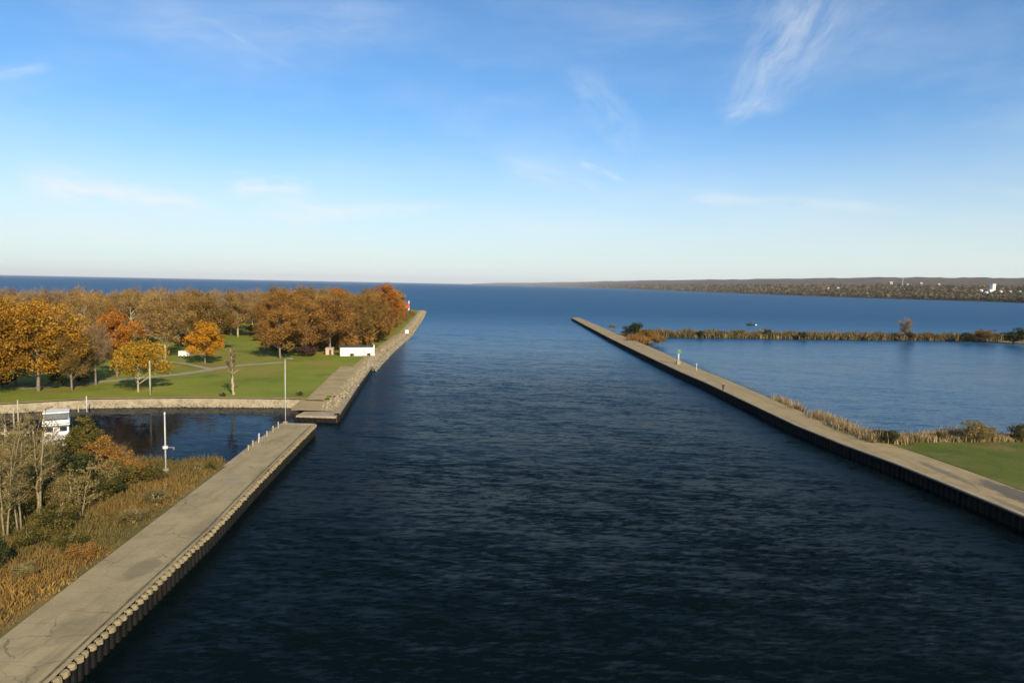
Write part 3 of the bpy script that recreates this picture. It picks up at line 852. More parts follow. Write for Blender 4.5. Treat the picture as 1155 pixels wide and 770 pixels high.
def tree(kd, px, base_y, top_y, width_px, label, group=None, name=None, cat='tree', z=Z):
    """one tree standing where its trunk meets the ground, as tall and wide as the photo shows it"""
    vs, bark, leafm, H0, W0 = KINDS[kd]
    x, y = W(px, base_y, z); dist = math.hypot(x, y)
    hgt = (base_y - top_y) * y / 790.0 * 1.0; wid = width_px * y / 790.0
    i = _used.get(kd, 0); _used[kd] = i + 1
    tm, cm = vs[i % len(vs)]
    return place_tree(name or (kd_name.get(kd, 'autumn_tree')), tm, cm, bark, leafm, x, y, z, hgt / H0, wid / W0, (i * 2.399 + px * .1) % 6.28, label, cat, group)


kd_name = dict(gold='maple_tree', yellow='young_tree', orange='maple_tree', bright='young_tree', russet='oak_tree', brown='oak_tree', tan='cottonwood_tree', grey='bare_tree', dark='evergreen_shrub', brush='shrub', brush_russet='shrub', shrub_purple='shrub')
G = 'autumn trees in the park'
FRONT = [
    ('gold', 43, 441, 327, 92, 'big golden orange tree with thick trunk at the left end of the park'),
    ('gold', -12, 446, 330, 80, 'golden tree cut by the left frame edge beside the big golden tree'),
    ('brown', 81, 440, 362, 46, 'small tan brown tree with thin pale trunk right of the big golden tree'),
    ('grey', 108, 434, 362, 36, 'grey leafless tree with forked pale trunk left of the small yellow tree'),
    ('brown', 18, 434, 386, 50, 'low tan brown tree filling the gap under the big golden tree', ),
    ('brown', 64, 432, 386, 46, 'second low tan brown tree under the right side of the big golden crown', ),
    ('tan', 98, 428, 384, 42, 'low tan tree between the big golden tree and the grey forked one', ),
    ('yellow', 156, 442, 381, 60, 'small yellow tree leaning behind the wooden pole near the revetment'),
    ('orange', 132, 425, 343, 48, 'deep orange tree rising behind the grey leafless forked tree'),
    ('tan', 186, 404, 327, 56, 'tall pale cottonwood with white trunk, left of the white trailer'),
    ('bright', 231, 410, 363, 44, 'small bright orange yellow tree beside the white trailer'),
    ('brown', 236, 396, 324, 60, 'broad dark brown oak towering behind the bright orange tree'),
    ('russet', 316, 404, 340, 52, 'russet oak with dark trunk at the lawn corner, leftmost of the russet row'),
    ('russet', 345, 401, 332, 56, 'russet oak behind the purple shrub at the lawn edge'),
    ('russet', 372, 398, 326, 60, 'tall russet oak left of the long white building'),
    ('brown', 398, 391, 328, 52, 'olive brown oak rising directly behind the long white building'),
    ('russet', 420, 388, 326, 48, 'russet oak at the right end of the long white building'),
    ('orange', 437, 374, 319, 42, 'tallest bright orange tree near the channel mouth, touching the horizon'),
    ('brown', 430, 384, 338, 34, 'low olive brown tree on the channel bank right of the white building'),
    ('orange', 445, 364, 325, 26, 'orange tree closest to the red beacon'),
    ('brown', 450, 352, 336, 14, 'last small brown tree before the red beacon'),
    ('tan', 285, 372, 330, 34, 'pale thin tree in the gap between brown oak and russet row'),
    ('grey', 268, 378, 331, 30, 'bare grey tree just right of the broad dark brown oak'),
    ('grey', 304, 380, 334, 34, 'bare grey tree at the left end of the russet row'),
    ('tan', 148, 392, 324, 44, 'tan half bare tree behind the grey roofed shelter'),
    ('grey', 150, 388, 335, 36, 'bare grey tree standing left of the grey roofed shelter'),
    ('tan', 96, 396, 325, 48, 'tan half bare tree over the right shoulder of the big golden tree'),
    ('brown', 205, 388, 328, 36, 'brown tree behind the tall pale cottonwood'),
]
for kd, px, by, ty, wpx, lab in FRONT:
    tree(kd, px, by, ty, wpx, lab, G)
rnd = random.Random(5)
BACKLAB = {'russet': 'russet tree in the packed wood behind the park lawn', 'brown': 'brown tree in the packed wood behind the park lawn',
           'tan': 'tan half bare tree in the packed wood behind the park lawn', 'grey': 'bare grey tree in the packed wood behind the park lawn',
           'orange': 'orange tree in the packed wood behind the park lawn', 'gold': 'golden tree in the packed wood behind the park lawn'}
back = []
for i in range(46):                       # russet wood on the spit, between the white building and the lake
    px = rnd.uniform(305, 448); by = rnd.uniform(352, 384)
    if px > 300 + (400 - by) * 3.2 + 40 and by < 360: pass
    lim = {352: 462, 384: 428}
    if px > 462 - (by - 352) * 1.1: continue
    back.append((rnd.choice(['russet', 'russet', 'russet', 'brown', 'orange', 'tan']), px, by, rnd.uniform(322, 330)))
for i in range(60):                       # thinner woods further left, right back to the lake shore
    px = rnd.uniform(-40, 310); by = rnd.uniform(346, 384)
    back.append((rnd.choice(['tan', 'tan', 'brown', 'grey', 'russet', 'grey', 'gold' if px < 130 else 'tan']), px, by, rnd.uniform(324, 332)))
for kd, px, by, ty in back:
    y = W(px, by, Z)[1]; hor = 309.6 + px * 0.0193
    ty = max(ty, hor + 5 + 3.5 * rnd.random())
    tree(kd, px, by, ty, max(16, (by - ty) * rnd.uniform(.7, .95)), BACKLAB[kd], 'packed wood behind the park, ' + kd)
kind_bare('snag', 1, M['bark_pale'], L['grey'], H=10, width=7, stems=1, trunk_r=.42, twigs=44, leaves=6, leaf=.2, twig_w=.09, start=.4)
kd_name['snag'] = 'bare_tree'
tree('snag', 263, 445, 388, 40, 'bare tree with thick pale trunk on the revetment, right of the wooden pole')
SHR = [
    ('shrub_purple', 345, 402, 388, 24, 'dark purple brown shrub on the lawn left of the white building'),
    ('shrub_purple', 352, 400, 391, 16, 'small purple shrub beside the larger purple shrub'),
    ('dark', 322, 402, 379, 26, 'dark evergreen shrub under the leftmost russet oak'),
    ('dark', 338, 397, 376, 26, 'dark evergreen shrub behind the purple shrub'),
    ('dark', 166, 392, 374, 22, 'dark evergreen shrub left of the tall pale cottonwood'),
    ('dark', 206, 391, 371, 22, 'dark evergreen shrub behind the white trailer'),
    ('dark', 3, 437, 416, 26, 'dark shrub at the left frame edge under the golden tree'),
    ('dark', 66, 437, 420, 20, 'dark shrub under the right side of the big golden tree'),
    ('dark', 96, 434, 418, 20, 'dark shrub between the tan brown tree and the forked tree'),
    ('shrub_purple', 339, 446, 441, 9, 'low dark weed clump on the revetment near the channel corner'),
    ('shrub_purple', 252, 447, 442.5, 8, 'low dark weed clump by the broken pale snag'),
]
for kd, px, by, ty, wpx, lab in SHR:
    tree(kd, px, by, ty, wpx, lab, 'shrubs in the park', cat='shrub')
for i in range(34):                       # undergrowth closing the wood down to the ground
    px = rnd.uniform(308, 432); by = rnd.uniform(384, 395) - max(0, px - 395) * .25
    tree(rnd.choice(['brush', 'brush_russet', 'brush_russet']), px, by, by - rnd.uniform(14, 30), rnd.uniform(16, 30), 'russet brown undergrowth between the russet oaks behind the lawn', 'undergrowth in the russet wood', cat='shrub')
for i in range(30):
    px = rnd.uniform(-20, 305); by = rnd.uniform(358, 388)
    tree(rnd.choice(['brush', 'brush', 'brush_russet']), px, by, by - rnd.uniform(8, 18), rnd.uniform(12, 26), 'brown undergrowth between the trees at the back of the park', 'undergrowth at the back of the park', cat='shrub')
for i in range(16):                       # brush along the channel wall
    u = i / 15; px = 424 + 44 * u; by = 389 - 32 * u + rnd.uniform(-1, 1)
    vs = KINDS['brush' if i % 3 else 'brush_russet']; x, y = W(px, by, Z); tm, cm = vs[0][i % 2]
    place_tree('shrub', tm, cm, None, None, x - 2.5, y, Z, rnd.uniform(.9, 1.7), rnd.uniform(.9, 1.5), i, 'low brown brush bordering the channel wall under the russet trees', 'shrub', 'brush along the channel wall')

# fallen leaves on the park grass
rg = np.random.default_rng(21)
n = 26000; cx = rg.uniform(-130, -40, n); cy = rg.uniform(120, 330, n)
tp = [W(px, by, Z) for _, px, by, _, _, _ in FRONT]
dmin = np.min([np.hypot(cx - a, cy - b) for a, b in tp], axis=0)
ok = inside(park_poly, cx, cy) & (rg.uniform(0, 1, n) < np.exp(-(dmin / 9.0) ** 2) + .06)
V, F = quads(np.stack([cx[ok], cy[ok], np.full(ok.sum(), Z + .06)], 1), .3, rg)
V[:, 2] = Z + .03 + (V[:, 2] - Z - .06) * .15 + .03
fl = link('fallen_leaves', mesh_np('fallen_leaves', V, [F], {'tint': [rg.uniform(0, 1, len(F))]}), L['orange'])
tag(fl, 'orange leaves fallen on the park grass under the trees', 'leaves', kind='stuff')


# ------------------------------------------------------------------ blades: tall grass and reeds
def blades(name, xs, ys, zs, h, wd, tint, mat, seed=1, lean=.35):
    rg = np.random.default_rng(seed); n = len(xs)
    A = np.stack([xs, ys, zs], 1); D = rg.normal(size=(n, 3)) * lean; D[:, 2] = 1
    hh = h * rg.uniform(.6, 1.25, n); a = rg.uniform(0, math.pi, n)
    sd = np.stack([np.cos(a), np.sin(a), np.zeros(n)], 1) * (wd * rg.uniform(.6, 1.4, n))[:, None] / 2
    M1 = A + D * (hh * .55)[:, None]; T = A + (D * (1, 1, .92) + rg.normal(size=(n, 3)) * .15) * hh[:, None]
    V = np.stack([A - sd, A + sd, M1 + sd * .9, M1 - sd * .9, T], 1).reshape(-1, 3)
    b = np.arange(n)[:, None] * 5
    Fq = b + np.array([[0, 1, 2, 3]]); Ft = b + np.array([[3, 2, 4]])
    return link(name, mesh_np(name, V, [Fq, Ft], {'tint': [tint, tint]}), mat)


def fbm(x, y, sc_, seed):
    rg = np.random.default_rng(seed); r = np.zeros_like(x)
    for o in range(4):
        for _ in range(3):
            a = rg.uniform(0, 6.28); k = sc_ * 2 ** o; r += np.sin((x * math.cos(a) + y * math.sin(a)) * k + rg.uniform(0, 6.28)) * .5 ** o
    return r / 4.0


M['meadow'] = None
mm = mat_leaf('tall_meadow_grass', [(0.0, (0.07, 0.06, 0.018)), (0.2, (0.13, 0.115, 0.03)), (0.4, (0.20, 0.135, 0.045)), (0.55, (0.26, 0.15, 0.045)), (0.72, (0.37, 0.22, 0.05)), (0.88, (0.46, 0.30, 0.055)), (1.0, (0.50, 0.38, 0.12))], shift=0)
rg = np.random.default_rng(31)
n = 150000
gx = rg.uniform(-80, -31, n); gy = 34 + rg.uniform(0, 1, n) ** 1.15 * 58
gp = [(-31.6, 30), (-31.7, 42), (-32.3, 55), (-33.3, 68), (-34.2, 80), (-34.6, 85.4), (-37, 86.3), (-41, 84.6), (-49, 86), (-56, 90.4), (-64, 92.8), (-80, 92.8), (-80, 30)]
ok = inside(gp, gx, gy) & (gx > -gy * .80 - 8)
gx, gy = gx[ok], gy[ok]
edge = np.interp(gy, [30, 42, 55, 68, 80, 90], [-31.6, -31.7, -32.3, -33.3, -34.2, -35]) - gx
f = fbm(gx, gy, .35, 3)
gold = np.exp(-((gy - 47) / 9) ** 2) * np.clip(1.15 - edge / 13, 0, 1)
rust = np.exp(-((gy - 74) / 12) ** 2) * np.clip(1.2 - edge / 14, 0, 1)
f2 = fbm(gx, gy, 1.1, 8)
tint = 0.20 + .13 * f + .10 * f2 + gold * .40 + rust * .27 + rg.normal(size=len(gx)) * .11
hgt = np.clip(.62 + .3 * f + .3 * f2 + .2 * rust, .2, 1.6) * np.clip(edge / 1.2, .25, 1)
dens = (rg.uniform(0, 1, len(gx)) < np.clip(.8 + .5 * f, .25, 1))
tg = blades('tall_grass', gx[dens], gy[dens], np.full(dens.sum(), Z - .2), hgt[dens], .075, np.clip(tint[dens], 0, 1), mm, 33)
tag(tg, 'golden and rust coloured tall grass on the left bank beside the pier', 'tall grass', kind='stuff')

# ------------------------------------------------------------------ trees and shrubs on the near left bank
kind_bare('near_bare', 3, M['bark_near'], L['olivetan'], H=12, width=6.0, stems=3, trunk_r=.10, twigs=30, leaves=5, leaf=.14, twig_w=.034, start=.22)
kind_bare('near_trunk', 2, M['bark_near'], L['olivetan'], H=11, width=5.0, stems=2, trunk_r=.15, twigs=30, leaves=6, leaf=.14, twig_w=.034, start=.28)
kind_bare('near_thin', 2, M['bark_near'], L['olive'], H=7, width=3.5, stems=2, trunk_r=.08, twigs=14, leaves=10, leaf=.16, twig_w=.025, start=.25)
kind_bare('near_small', 2, M['bark_near'], L['olivetan'], H=5, width=4.4, stems=4, trunk_r=.07, twigs=26, leaves=22, leaf=.14, twig_w=.025, start=.22, up=.5)
kind('cedar', 2, M['bark_dark'], L['olive'], H=6, width=4, base=.04, clumps=44, leaves=190, leaf=.2, trunk_r=.12, clump_r=.16, cone=.35)
kind('near_dark', 2, M['bark_dark'], L['dark'], H=3.6, width=4.2, base=.02, clumps=34, leaves=200, leaf=.18, trunk_r=.1, clump_r=.17, stems=3)
kind('near_orange', 2, M['bark'], L['russet'], H=3.4, width=3.6, base=.03, clumps=34, leaves=130, leaf=.16, twigs=14, trunk_r=.07, clump_r=.16, stems=4, twig_w=.03)
kind('near_olive', 2, M['bark'], L['olive'], H=3.2, width=3.6, base=.03, clumps=34, leaves=120, leaf=.16, twigs=16, trunk_r=.07, clump_r=.16, stems=4, twig_w=.03)
kind('near_tan', 2, M['bark_pale'], L['olivetan'], H=4.0, width=3.6, base=.1, clumps=34, leaves=60, leaf=.15, twigs=36, trunk_r=.08, clump_r=.17, stems=3, twig_w=.03)
kd_name.update(near_bare='bare_tree', near_trunk='bare_tree', near_small='small_tree', near_thin='slender_tree', cedar='cedar_tree', near_dark='evergreen_shrub', brush='shrub', brush_russet='shrub', near_orange='shrub', near_olive='shrub', near_tan='shrub')
NEAR = [
    ('near_bare', 6, 606, 448, 80, 'tall bare tree with pale stems at the left frame edge, nearest to the camera', 'tree'),
    ('near_bare', -24, 600, 440, 80, 'tall bare tree whose twigs reach in past the left frame edge', 'tree'),
    ('near_bare', 22, 598, 455, 70, 'bare pale tree with stems leaning right, just behind the nearest one', 'tree'),
    ('near_trunk', 43, 590, 452, 60, 'bare tree with thick straight pale trunk standing below the white cruiser', 'tree'),
    ('near_bare', 16, 552, 452, 60, 'bare tan tree standing in front of the wooden docks', 'tree'),
    ('near_thin', 62, 556, 490, 40, 'slender leaning tree with olive leaves in the scrub', 'tree'),
    ('near_bare', 64, 545, 462, 40, 'bare tree with twigs crossing the hull of the white cruiser', 'tree'),
    ('near_bare', 34, 540, 456, 50, 'bare tan tree left of the white cruiser, behind the straight trunk', 'tree'),
    ('near_bare', 53, 562, 466, 44, 'bare tree in front of the left half of the white cruiser', 'tree'),
    ('near_small', 91, 584, 516, 54, 'small tan tree with short pale trunk in the middle of the scrub', 'tree'),
    ('near_thin', 81, 578, 512, 34, 'slender tree left of the small tan tree', 'tree'),
    ('near_small', 118, 562, 508, 46, 'small twiggy tree in front of the orange shrubs', 'tree'),
    ('cedar', 92, 520, 466, 42, 'olive green cedar partly hiding the right side of the white cruiser', 'tree'),
    ('cedar', 106, 524, 476, 36, 'second cedar, lower and right of the one at the cruiser', 'tree'),
    ('cedar', 74, 536, 494, 44, 'low spreading cedar below the white cruiser', 'tree'),
    ('near_dark', 62, 544, 508, 50, 'dark evergreen shrub below the white cruiser', 'shrub'),
    ('near_dark', 86, 550, 508, 52, 'dark evergreen shrub at the foot of the cedars', 'shrub'),
    ('near_dark', 36, 548, 510, 44, 'dark evergreen shrub behind the straight pale trunk', 'shrub'),
    ('near_dark', 60, 566, 530, 44, 'dark evergreen shrub between the slender tree and the straight trunk', 'shrub'),
    ('near_dark', 122, 560, 533, 36, 'dark low shrub casting shade beside the rust grass', 'shrub'),
    ('near_dark', -2, 648, 600, 26, 'black green shrub at the left frame edge below the nearest bare tree', 'shrub'),
    ('near_dark', 8, 562, 520, 40, 'dark evergreen shrub at the foot of the docks by the left frame edge', 'shrub'),
    ('near_orange', 118, 534, 489, 40, 'tallest orange brown shrub right of the cedars', 'shrub'),
    ('near_orange', 138, 538, 506, 34, 'orange brown shrub near the basin shore', 'shrub'),
    ('near_orange', 154, 543, 515, 34, 'russet shrub at the right end of the shrub row', 'shrub'),
    ('near_tan', 128, 524, 500, 30, 'tan shrub on the shore behind the tallest orange shrub', 'shrub'),
    ('near_olive', 134, 554, 518, 38, 'olive shrub in front of the orange shrubs', 'shrub'),
    ('near_olive', 106, 568, 530, 40, 'olive shrub behind the small tan tree', 'shrub'),
    ('near_olive', 28, 586, 550, 40, 'olive shrub between the pale trunks', 'shrub'),
    ('near_olive', 64, 600, 566, 44, 'olive green shrub in the middle of the grass', 'shrub'),
    ('near_olive', 36, 618, 592, 40, 'low olive shrub in the grass in front of the pale trunks', 'shrub'),
    ('near_olive', 78, 622, 598, 36, 'low olive shrub halfway between the trunks and the pier', 'shrub'),
    ('near_orange', 96, 632, 612, 30, 'low golden brown shrub close to the pier edge', 'shrub'),
    ('near_tan', 30, 652, 632, 34, 'low tan shrub in the tall golden grass', 'shrub'),
    ('near_tan', 12, 576, 520, 44, 'tan twiggy shrub behind the nearest bare tree', 'shrub'),
    ('near_tan', 70, 574, 530, 40, 'tan twiggy shrub in the middle of the scrub', 'shrub'),
    ('near_olive', 236, 531, 519, 16, 'small green shrub where the pier leaves the bank', 'shrub'),
    ('near_tan', 222, 533, 521, 16, 'small straw coloured shrub beside the small green one', 'shrub'),
    ('near_olive', 172, 546, 522, 30, 'last low olive shrub left of the white pole', 'shrub'),
    ('near_tan', 22, 534, 498, 44, 'tan twiggy shrub in front of the docks', 'shrub'),
    ('near_tan', 176, 570, 550, 30, 'straw coloured shrub in the rust grass nearer the pier', 'shrub'),
    ('near_tan', 150, 590, 570, 30, 'low tan shrub in the grass beside the pier', 'shrub'),
]
for kd, px, by, ty, wpx, lab, cat in NEAR:
    tree(kd, px, by, ty, wpx, lab, 'trees and shrubs on the near left bank', cat=cat, z=Z - .2)

# ------------------------------------------------------------------ reeds and shrubs on the right
def reed_strip(name, pts, width, dens, h, mat, label, seed, wd=.12, tint_c=.55, z=.8, gap=.3):
    rg = np.random.default_rng(seed); P = resample(pts, 1.0); N = normals2(P); n = int(len(P) * dens)
    i = rg.integers(0, len(P), n); px = np.array([p.x for p in P])[i]; py = np.array([p.y for p in P])[i]
    nx = np.array([q.x for q in N])[i]; ny = np.array([q.y for q in N])[i]; o = rg.uniform(-.5, .5, n) * width
    x = px + nx * o + rg.normal(size=n) * .5; y = py + ny * o + rg.normal(size=n) * .3
    f = fbm(x, y, .5 if h < 3.2 else .16, seed + 1); g = fbm(x, y, .9 if h < 3.2 else .22, seed + 2)
    ok = f > -1 + gap
    return tag(blades(name, x[ok], y[ok], np.full(ok.sum(), z), (h * np.clip(1 + .45 * f, .35, 1.5))[ok], wd, np.clip(tint_c + .32 * g + rg.normal(size=n) * .12, 0, 1)[ok], mat, seed, .16), label, 'reeds', kind='stuff')


reed_strip('pier_reeds', [(55.2, 103), (55.1, 112), (55.0, 124)], 2.2, 260, 1.9, L['straw'], 'tall straw coloured reeds along the back edge of the long pier', 41, z=.6)
reed_strip('pier_reed_clump', [(55.2, 131), (55.0, 143)], 1.2, 90, 2.0, L['straw'], 'small clump of pale reeds behind the walking person', 42, z=.5, gap=.6)
reed_strip('lagoon_reeds', [(56.5, 106.8), (62, 107.6), (70, 108), (80, 109), (100, 111.5), (150, 116)], 2.4, 200, 1.5, L['straw'], 'pale reeds fringing the far edge of the lawn', 43, z=.9, gap=.25)
reed_strip('lawn_edge_reeds', [(57.6, 102.6), (59.5, 104.4), (64, 105.2), (72, 105.8), (84, 106.6), (110, 109)], 2.0, 150, 0.9, L['straw'], 'short straw coloured reeds where the lawn meets the taller reeds', 46, z=1.5, gap=.35)
reed_strip('breakwater_reeds', [(62, 339), (76, 340.5), (110, 343.5), (150, 347), (200, 352), (240, 355), (330, 358), (450, 370)], 10.0, 210, 2.7, L['reedgreen'], 'olive and tan reeds covering the low breakwater across the lagoon', 44, wd=.4, z=.1, tint_c=.58, gap=.05)
reed_strip('spit_reeds', [(52.5, 292), (56, 302), (60, 316), (66, 330)], 7.0, 170, 2.3, L['rust'], 'rust and tan reeds on the spit behind the long pier', 45, wd=.3, z=.5, tint_c=.72, gap=.1)
RIGHT = [
    ('shrub_purple', 707, 378.5, 371, 14, 'low purple brown shrub where the spit joins the long pier', 'shrub'),
    ('brush', 727, 384, 370, 20, 'brown shrub right of the dark green one at the head of the spit', 'shrub'),
    ('dark', 716, 381, 362, 20, 'dark green shrub at the head of the rust reeds behind the long pier', 'shrub'),
    ('dark', 865, 380.5, 370, 9, 'small dark shrub on the breakwater right of the dark boat', 'shrub'),
    ('dark', 790, 380, 372, 8, 'dark tuft of shrub on the left part of the breakwater', 'shrub'),
    ('dark', 905, 382, 373, 9, 'dark shrub midway along the breakwater', 'shrub'),
    ('grey', 1020, 383, 359, 14, 'bare grey brown tree standing alone on the breakwater', 'tree'),
    ('shrub_purple', 1027, 384, 373, 10, 'dark shrub at the foot of the lone bare tree', 'shrub'),
    ('brown', 1112, 385, 370, 26, 'rounded brown bush on the right part of the breakwater', 'shrub'),
    ('dark', 1143, 387, 373, 28, 'large dark green bush at the right end of the breakwater', 'shrub'),
    ('dark', 1166, 388, 368, 34, 'dark bush cut off by the right frame edge', 'shrub'),
    ('dark', 1090, 385, 374, 16, 'dark green bush left of the rounded brown bush', 'shrub'),
    ('near_dark', 1003, 502, 484, 26, 'dark green shrub at the end of the reeds where the lawn begins', 'shrub'),
    ('near_dark', 990, 497, 482, 20, 'dark shrub tucked into the reeds by the long pier', 'shrub'),
    ('near_tan', 1096, 500, 473, 34, 'grey brown bare shrub above the reeds at the back of the lawn', 'shrub'),
    ('near_tan', 1110, 500, 477, 26, 'second bare shrub, right of the grey brown one behind the lawn', 'shrub'),
    ('near_olive', 1152, 500, 476, 24, 'olive shrub behind the lawn at the right frame edge', 'shrub'),
    ('near_olive', 1060, 499, 486, 18, 'low olive shrub among the reeds behind the lawn', 'shrub'),
    ('near_tan', 690, 371.5, 366, 10, 'tuft of dry brush on the back edge of the long pier', 'shrub'),
    ('brush', 742, 388, 378, 16, 'brown shrub on the tip of the spit reeds', 'shrub'),
]
for kd, px, by, ty, wpx, lab, cat in RIGHT:
    tree(kd, px, by, ty, wpx, lab, 'shrubs and trees on the right bank', cat=cat, z=.55 if by < 400 else 1.2)


# ------------------------------------------------------------------ far shore
shore_px = [(1300, 350.5), (1155, 341.7), (1080, 339.2), (1000, 336.8), (885, 333.0), (800, 329.6), (720, 326.3), (650, 323.7), (600, 322.3), (560, 321.4), (532, 320.6)]
ridge_px = [(1300, 313), (1155, 315.3), (1080, 314.6), (1000, 314.3), (885, 315.2), (800, 316.1), (720, 316.8), (650, 318.2), (600, 318.8), (560, 318.9), (532, 319.9)]
sx = np.linspace(1300, 532, 90)
sy = np.interp(sx, [p[0] for p in shore_px][::-1], [p[1] for p in shore_px][::-1])
ry = np.interp(sx, [p[0] for p in ridge_px][::-1], [p[1] for p in ridge_px][::-1])
rg = np.random.default_rng(61)
V = []; cols = 9; prof = []
hor_at = lambda px: 309.6 + (px - 0) * (331.9 - 309.6) / 1155.0
for i, (a, b, c) in enumerate(zip(sx, sy, ry)):
    bb = max(b, hor_at(a) + 0.9)
    x, y = W(a, bb, 0.0); r0 = math.hypot(x, y); ux, uy = x / r0, y / r0
    r1 = r0 * 1.6 + 3200
    ridge = CAM_H + (hor_at(a) - c) / 790.0 * (r1 * uy) + 2 * math.sin(i * .9) + 1.5 * math.sin(i * 2.3)
    prof.append((r0, r1, ux, uy, ridge))
    for j in range(cols):
        u = j / (cols - 1)
        r = r0 + (r1 - r0) * u ** 1.5 if j < cols - 1 else r1 + 900
        z = -1 if j == 0 else (4 + (ridge - 4) * (min(1, u * 1.12) ** 1.25)) * (0.5 if j == cols - 1 else 1) + rg.normal() * 1.5
        V.append((ux * r, uy * r, z))
F = [(i * cols + j, (i + 1) * cols + j, (i + 1) * cols + j + 1, i * cols + j + 1) for i in range(len(sx) - 1) for j in range(cols - 1)]
hm = mat_ground('far_wooded_land', [(0.3, (0.05, 0.04, 0.03)), (0.5, (0.10, 0.075, 0.05)), (0.7, (0.16, 0.115, 0.07))], 0.006, [((0.05, 0.055, 0.03), 0.002, 0.5, 0.62, 0.7)], fine=0.03, bump=0)
tag(link('hills', mesh_np('hills', np.array(V), [np.array(F)]), hm), kind='structure')
# woodland on the far shore: one mass of canopies
n = 8000; Ps = []; Ts = []; Szs = []
for k in range(n):
    i = int(len(prof) * rg.uniform(0, 1) ** 1.5); i = min(i, len(prof) - 2)
    q = rg.uniform(0, 1); r0, r1, ux, uy, rd = [a * (1 - q) + b * q for a, b in zip(prof[i], prof[i + 1])]
    u = rg.uniform(0, 1) ** 1.6 * .22; r = r0 + 4 + (r1 - r0) * u
    zz = max(2.0, (4 + (rd - 4) * (min(1, (u ** (1 / 1.5)) * 1.12) ** 1.25)) - 3)
    th = rg.uniform(9, 17) * (1 if r0 < 6000 else 1.2); tw = th * rg.uniform(.6, .95); t0 = rg.uniform(0, 1)
    m_ = 26 if r < 4500 else 12
    d = rg.normal(size=(m_, 3)); d /= np.linalg.norm(d, axis=1)[:, None]
    Ps.append(np.array((ux * r, uy * r, zz + th * .52)) + d * (tw / 2, tw / 2, th / 2) * rg.uniform(.4, 1, (m_, 1)))
    Ts.append(np.clip(t0 + rg.normal(size=m_) * .1, 0, 1)); Szs.append(np.full(m_, th * .3 * (1 if m_ > 20 else 1.6)))
Ps = np.concatenate(Ps); V, F = quads(Ps, np.concatenate(Szs), rg)
fw = mat_leaf('far_wood', [(0.0, (0.02, 0.028, 0.012)), (0.3, (0.05, 0.052, 0.02)), (0.55, (0.11, 0.082, 0.033)), (0.8, (0.18, 0.11, 0.042)), (1.0, (0.30, 0.21, 0.10))], trans=.15, shift=0)
tag(link('far_woods', mesh_np('far_woods', V, [F], {'tint': [np.concatenate(Ts)]}), fw), 'autumn woods in one band along the far shore', 'woods', kind='stuff')


def far_at(px, u):
    """a spot on the far land on the bearing of px, the fraction u of the way from shore to ridge"""
    i = int(np.clip((1300 - px) / (1300 - 532) * 89, 0, 88)); r0, r1, ux, uy, rd = prof[i]
    x = (px - 577.5) / 790.0; L_ = math.hypot(x, 1.0); ux, uy = x / L_, 1 / L_
    r = r0 + (r1 - r0) * u ** 1.5
    return ux * r, uy * r, 4 + (rd - 4) * min(1, u * 1.12) ** 1.25


def house(px, py, wpx, hpx, label, rz=0.3):
    wall = M['white'] if 1100 < px < 1130 else M['paleh']
    # find the depth at which the ground shows at this height in the photo
    best = min((abs((385 - 0) * 0 + proj_y(*far_at(px, u)) - (py + hpx)), u) for u in np.linspace(.04, .95, 60))
    x, y, z = far_at(px, best[1]); s = y / 790.0; wv, hv = max(wpx * s * .8, 9), max(hpx * s * .8, 6)
    o = tag(empty('house', (x, y, z - 1.0), rz), label, 'house', 'houses on the far shore')
    MB().box((0, 0, hv * .5 + 2.5), (wv, wv * .6, hv + 5)).build('wall', wall, o)
    h2 = hv + 5.01
    mb = MB().add([(-wv * .53, -wv * .33, h2), (wv * .53, -wv * .33, h2), (wv * .53, wv * .33, h2), (-wv * .53, wv * .33, h2), (-wv * .5, 0, h2 + wv * .2), (wv * .5, 0, h2 + wv * .2)],
                  [(0, 1, 5, 4), (2, 3, 4, 5), (1, 2, 5), (3, 0, 4), (0, 3, 2, 1)])
    mb.build('roof', M['roofgrey'], o)
    w_ = MB()
    for k in (-.3, 0, .3): w_.box((k * wv, -wv * .3 - .05, h2 * .55), (wv * .12, .3, h2 * .22))
    w_.build('window', M['glass'], o)
    return o


CMI = CM.transposed()


def proj_y(x, y, z):
    v = CMI @ Vector((x, y, z - CAM_H)); return 385 - v.y / -v.z * 790.0


HOUSES = [(1003, 319, 5, 2, 'white house high on the far shore left of the radio mast'), (1022, 321, 3, 2, 'small white house just right of the radio mast'),
          (1037, 320, 4, 1.6, 'pale house between the radio mast and the tower, nearer the mast'), (1057, 321, 4, 2, 'pale house about midway between radio mast and white tower'),
          (1105, 328, 5, 3.5, 'bright white house left of the white tower'), (1111, 330.5, 5, 2, 'low white house directly at the left foot of the tower'),
          (1127, 329.5, 5, 2.5, 'white house at the right foot of the white tower'), (1138, 330.5, 4, 1.8, 'tan house farther right of the white tower'),
          (1149, 330.5, 4, 1.8, 'rightmost pale house on the far shore'), (944, 325, 4, 2, 'pale house low in the woods left of the mast'), (933, 325.5, 3, 2, 'small pale house left of the other low house')]
for px, py, wp, hp, lab in HOUSES: house(px, py, wp, hp, lab)
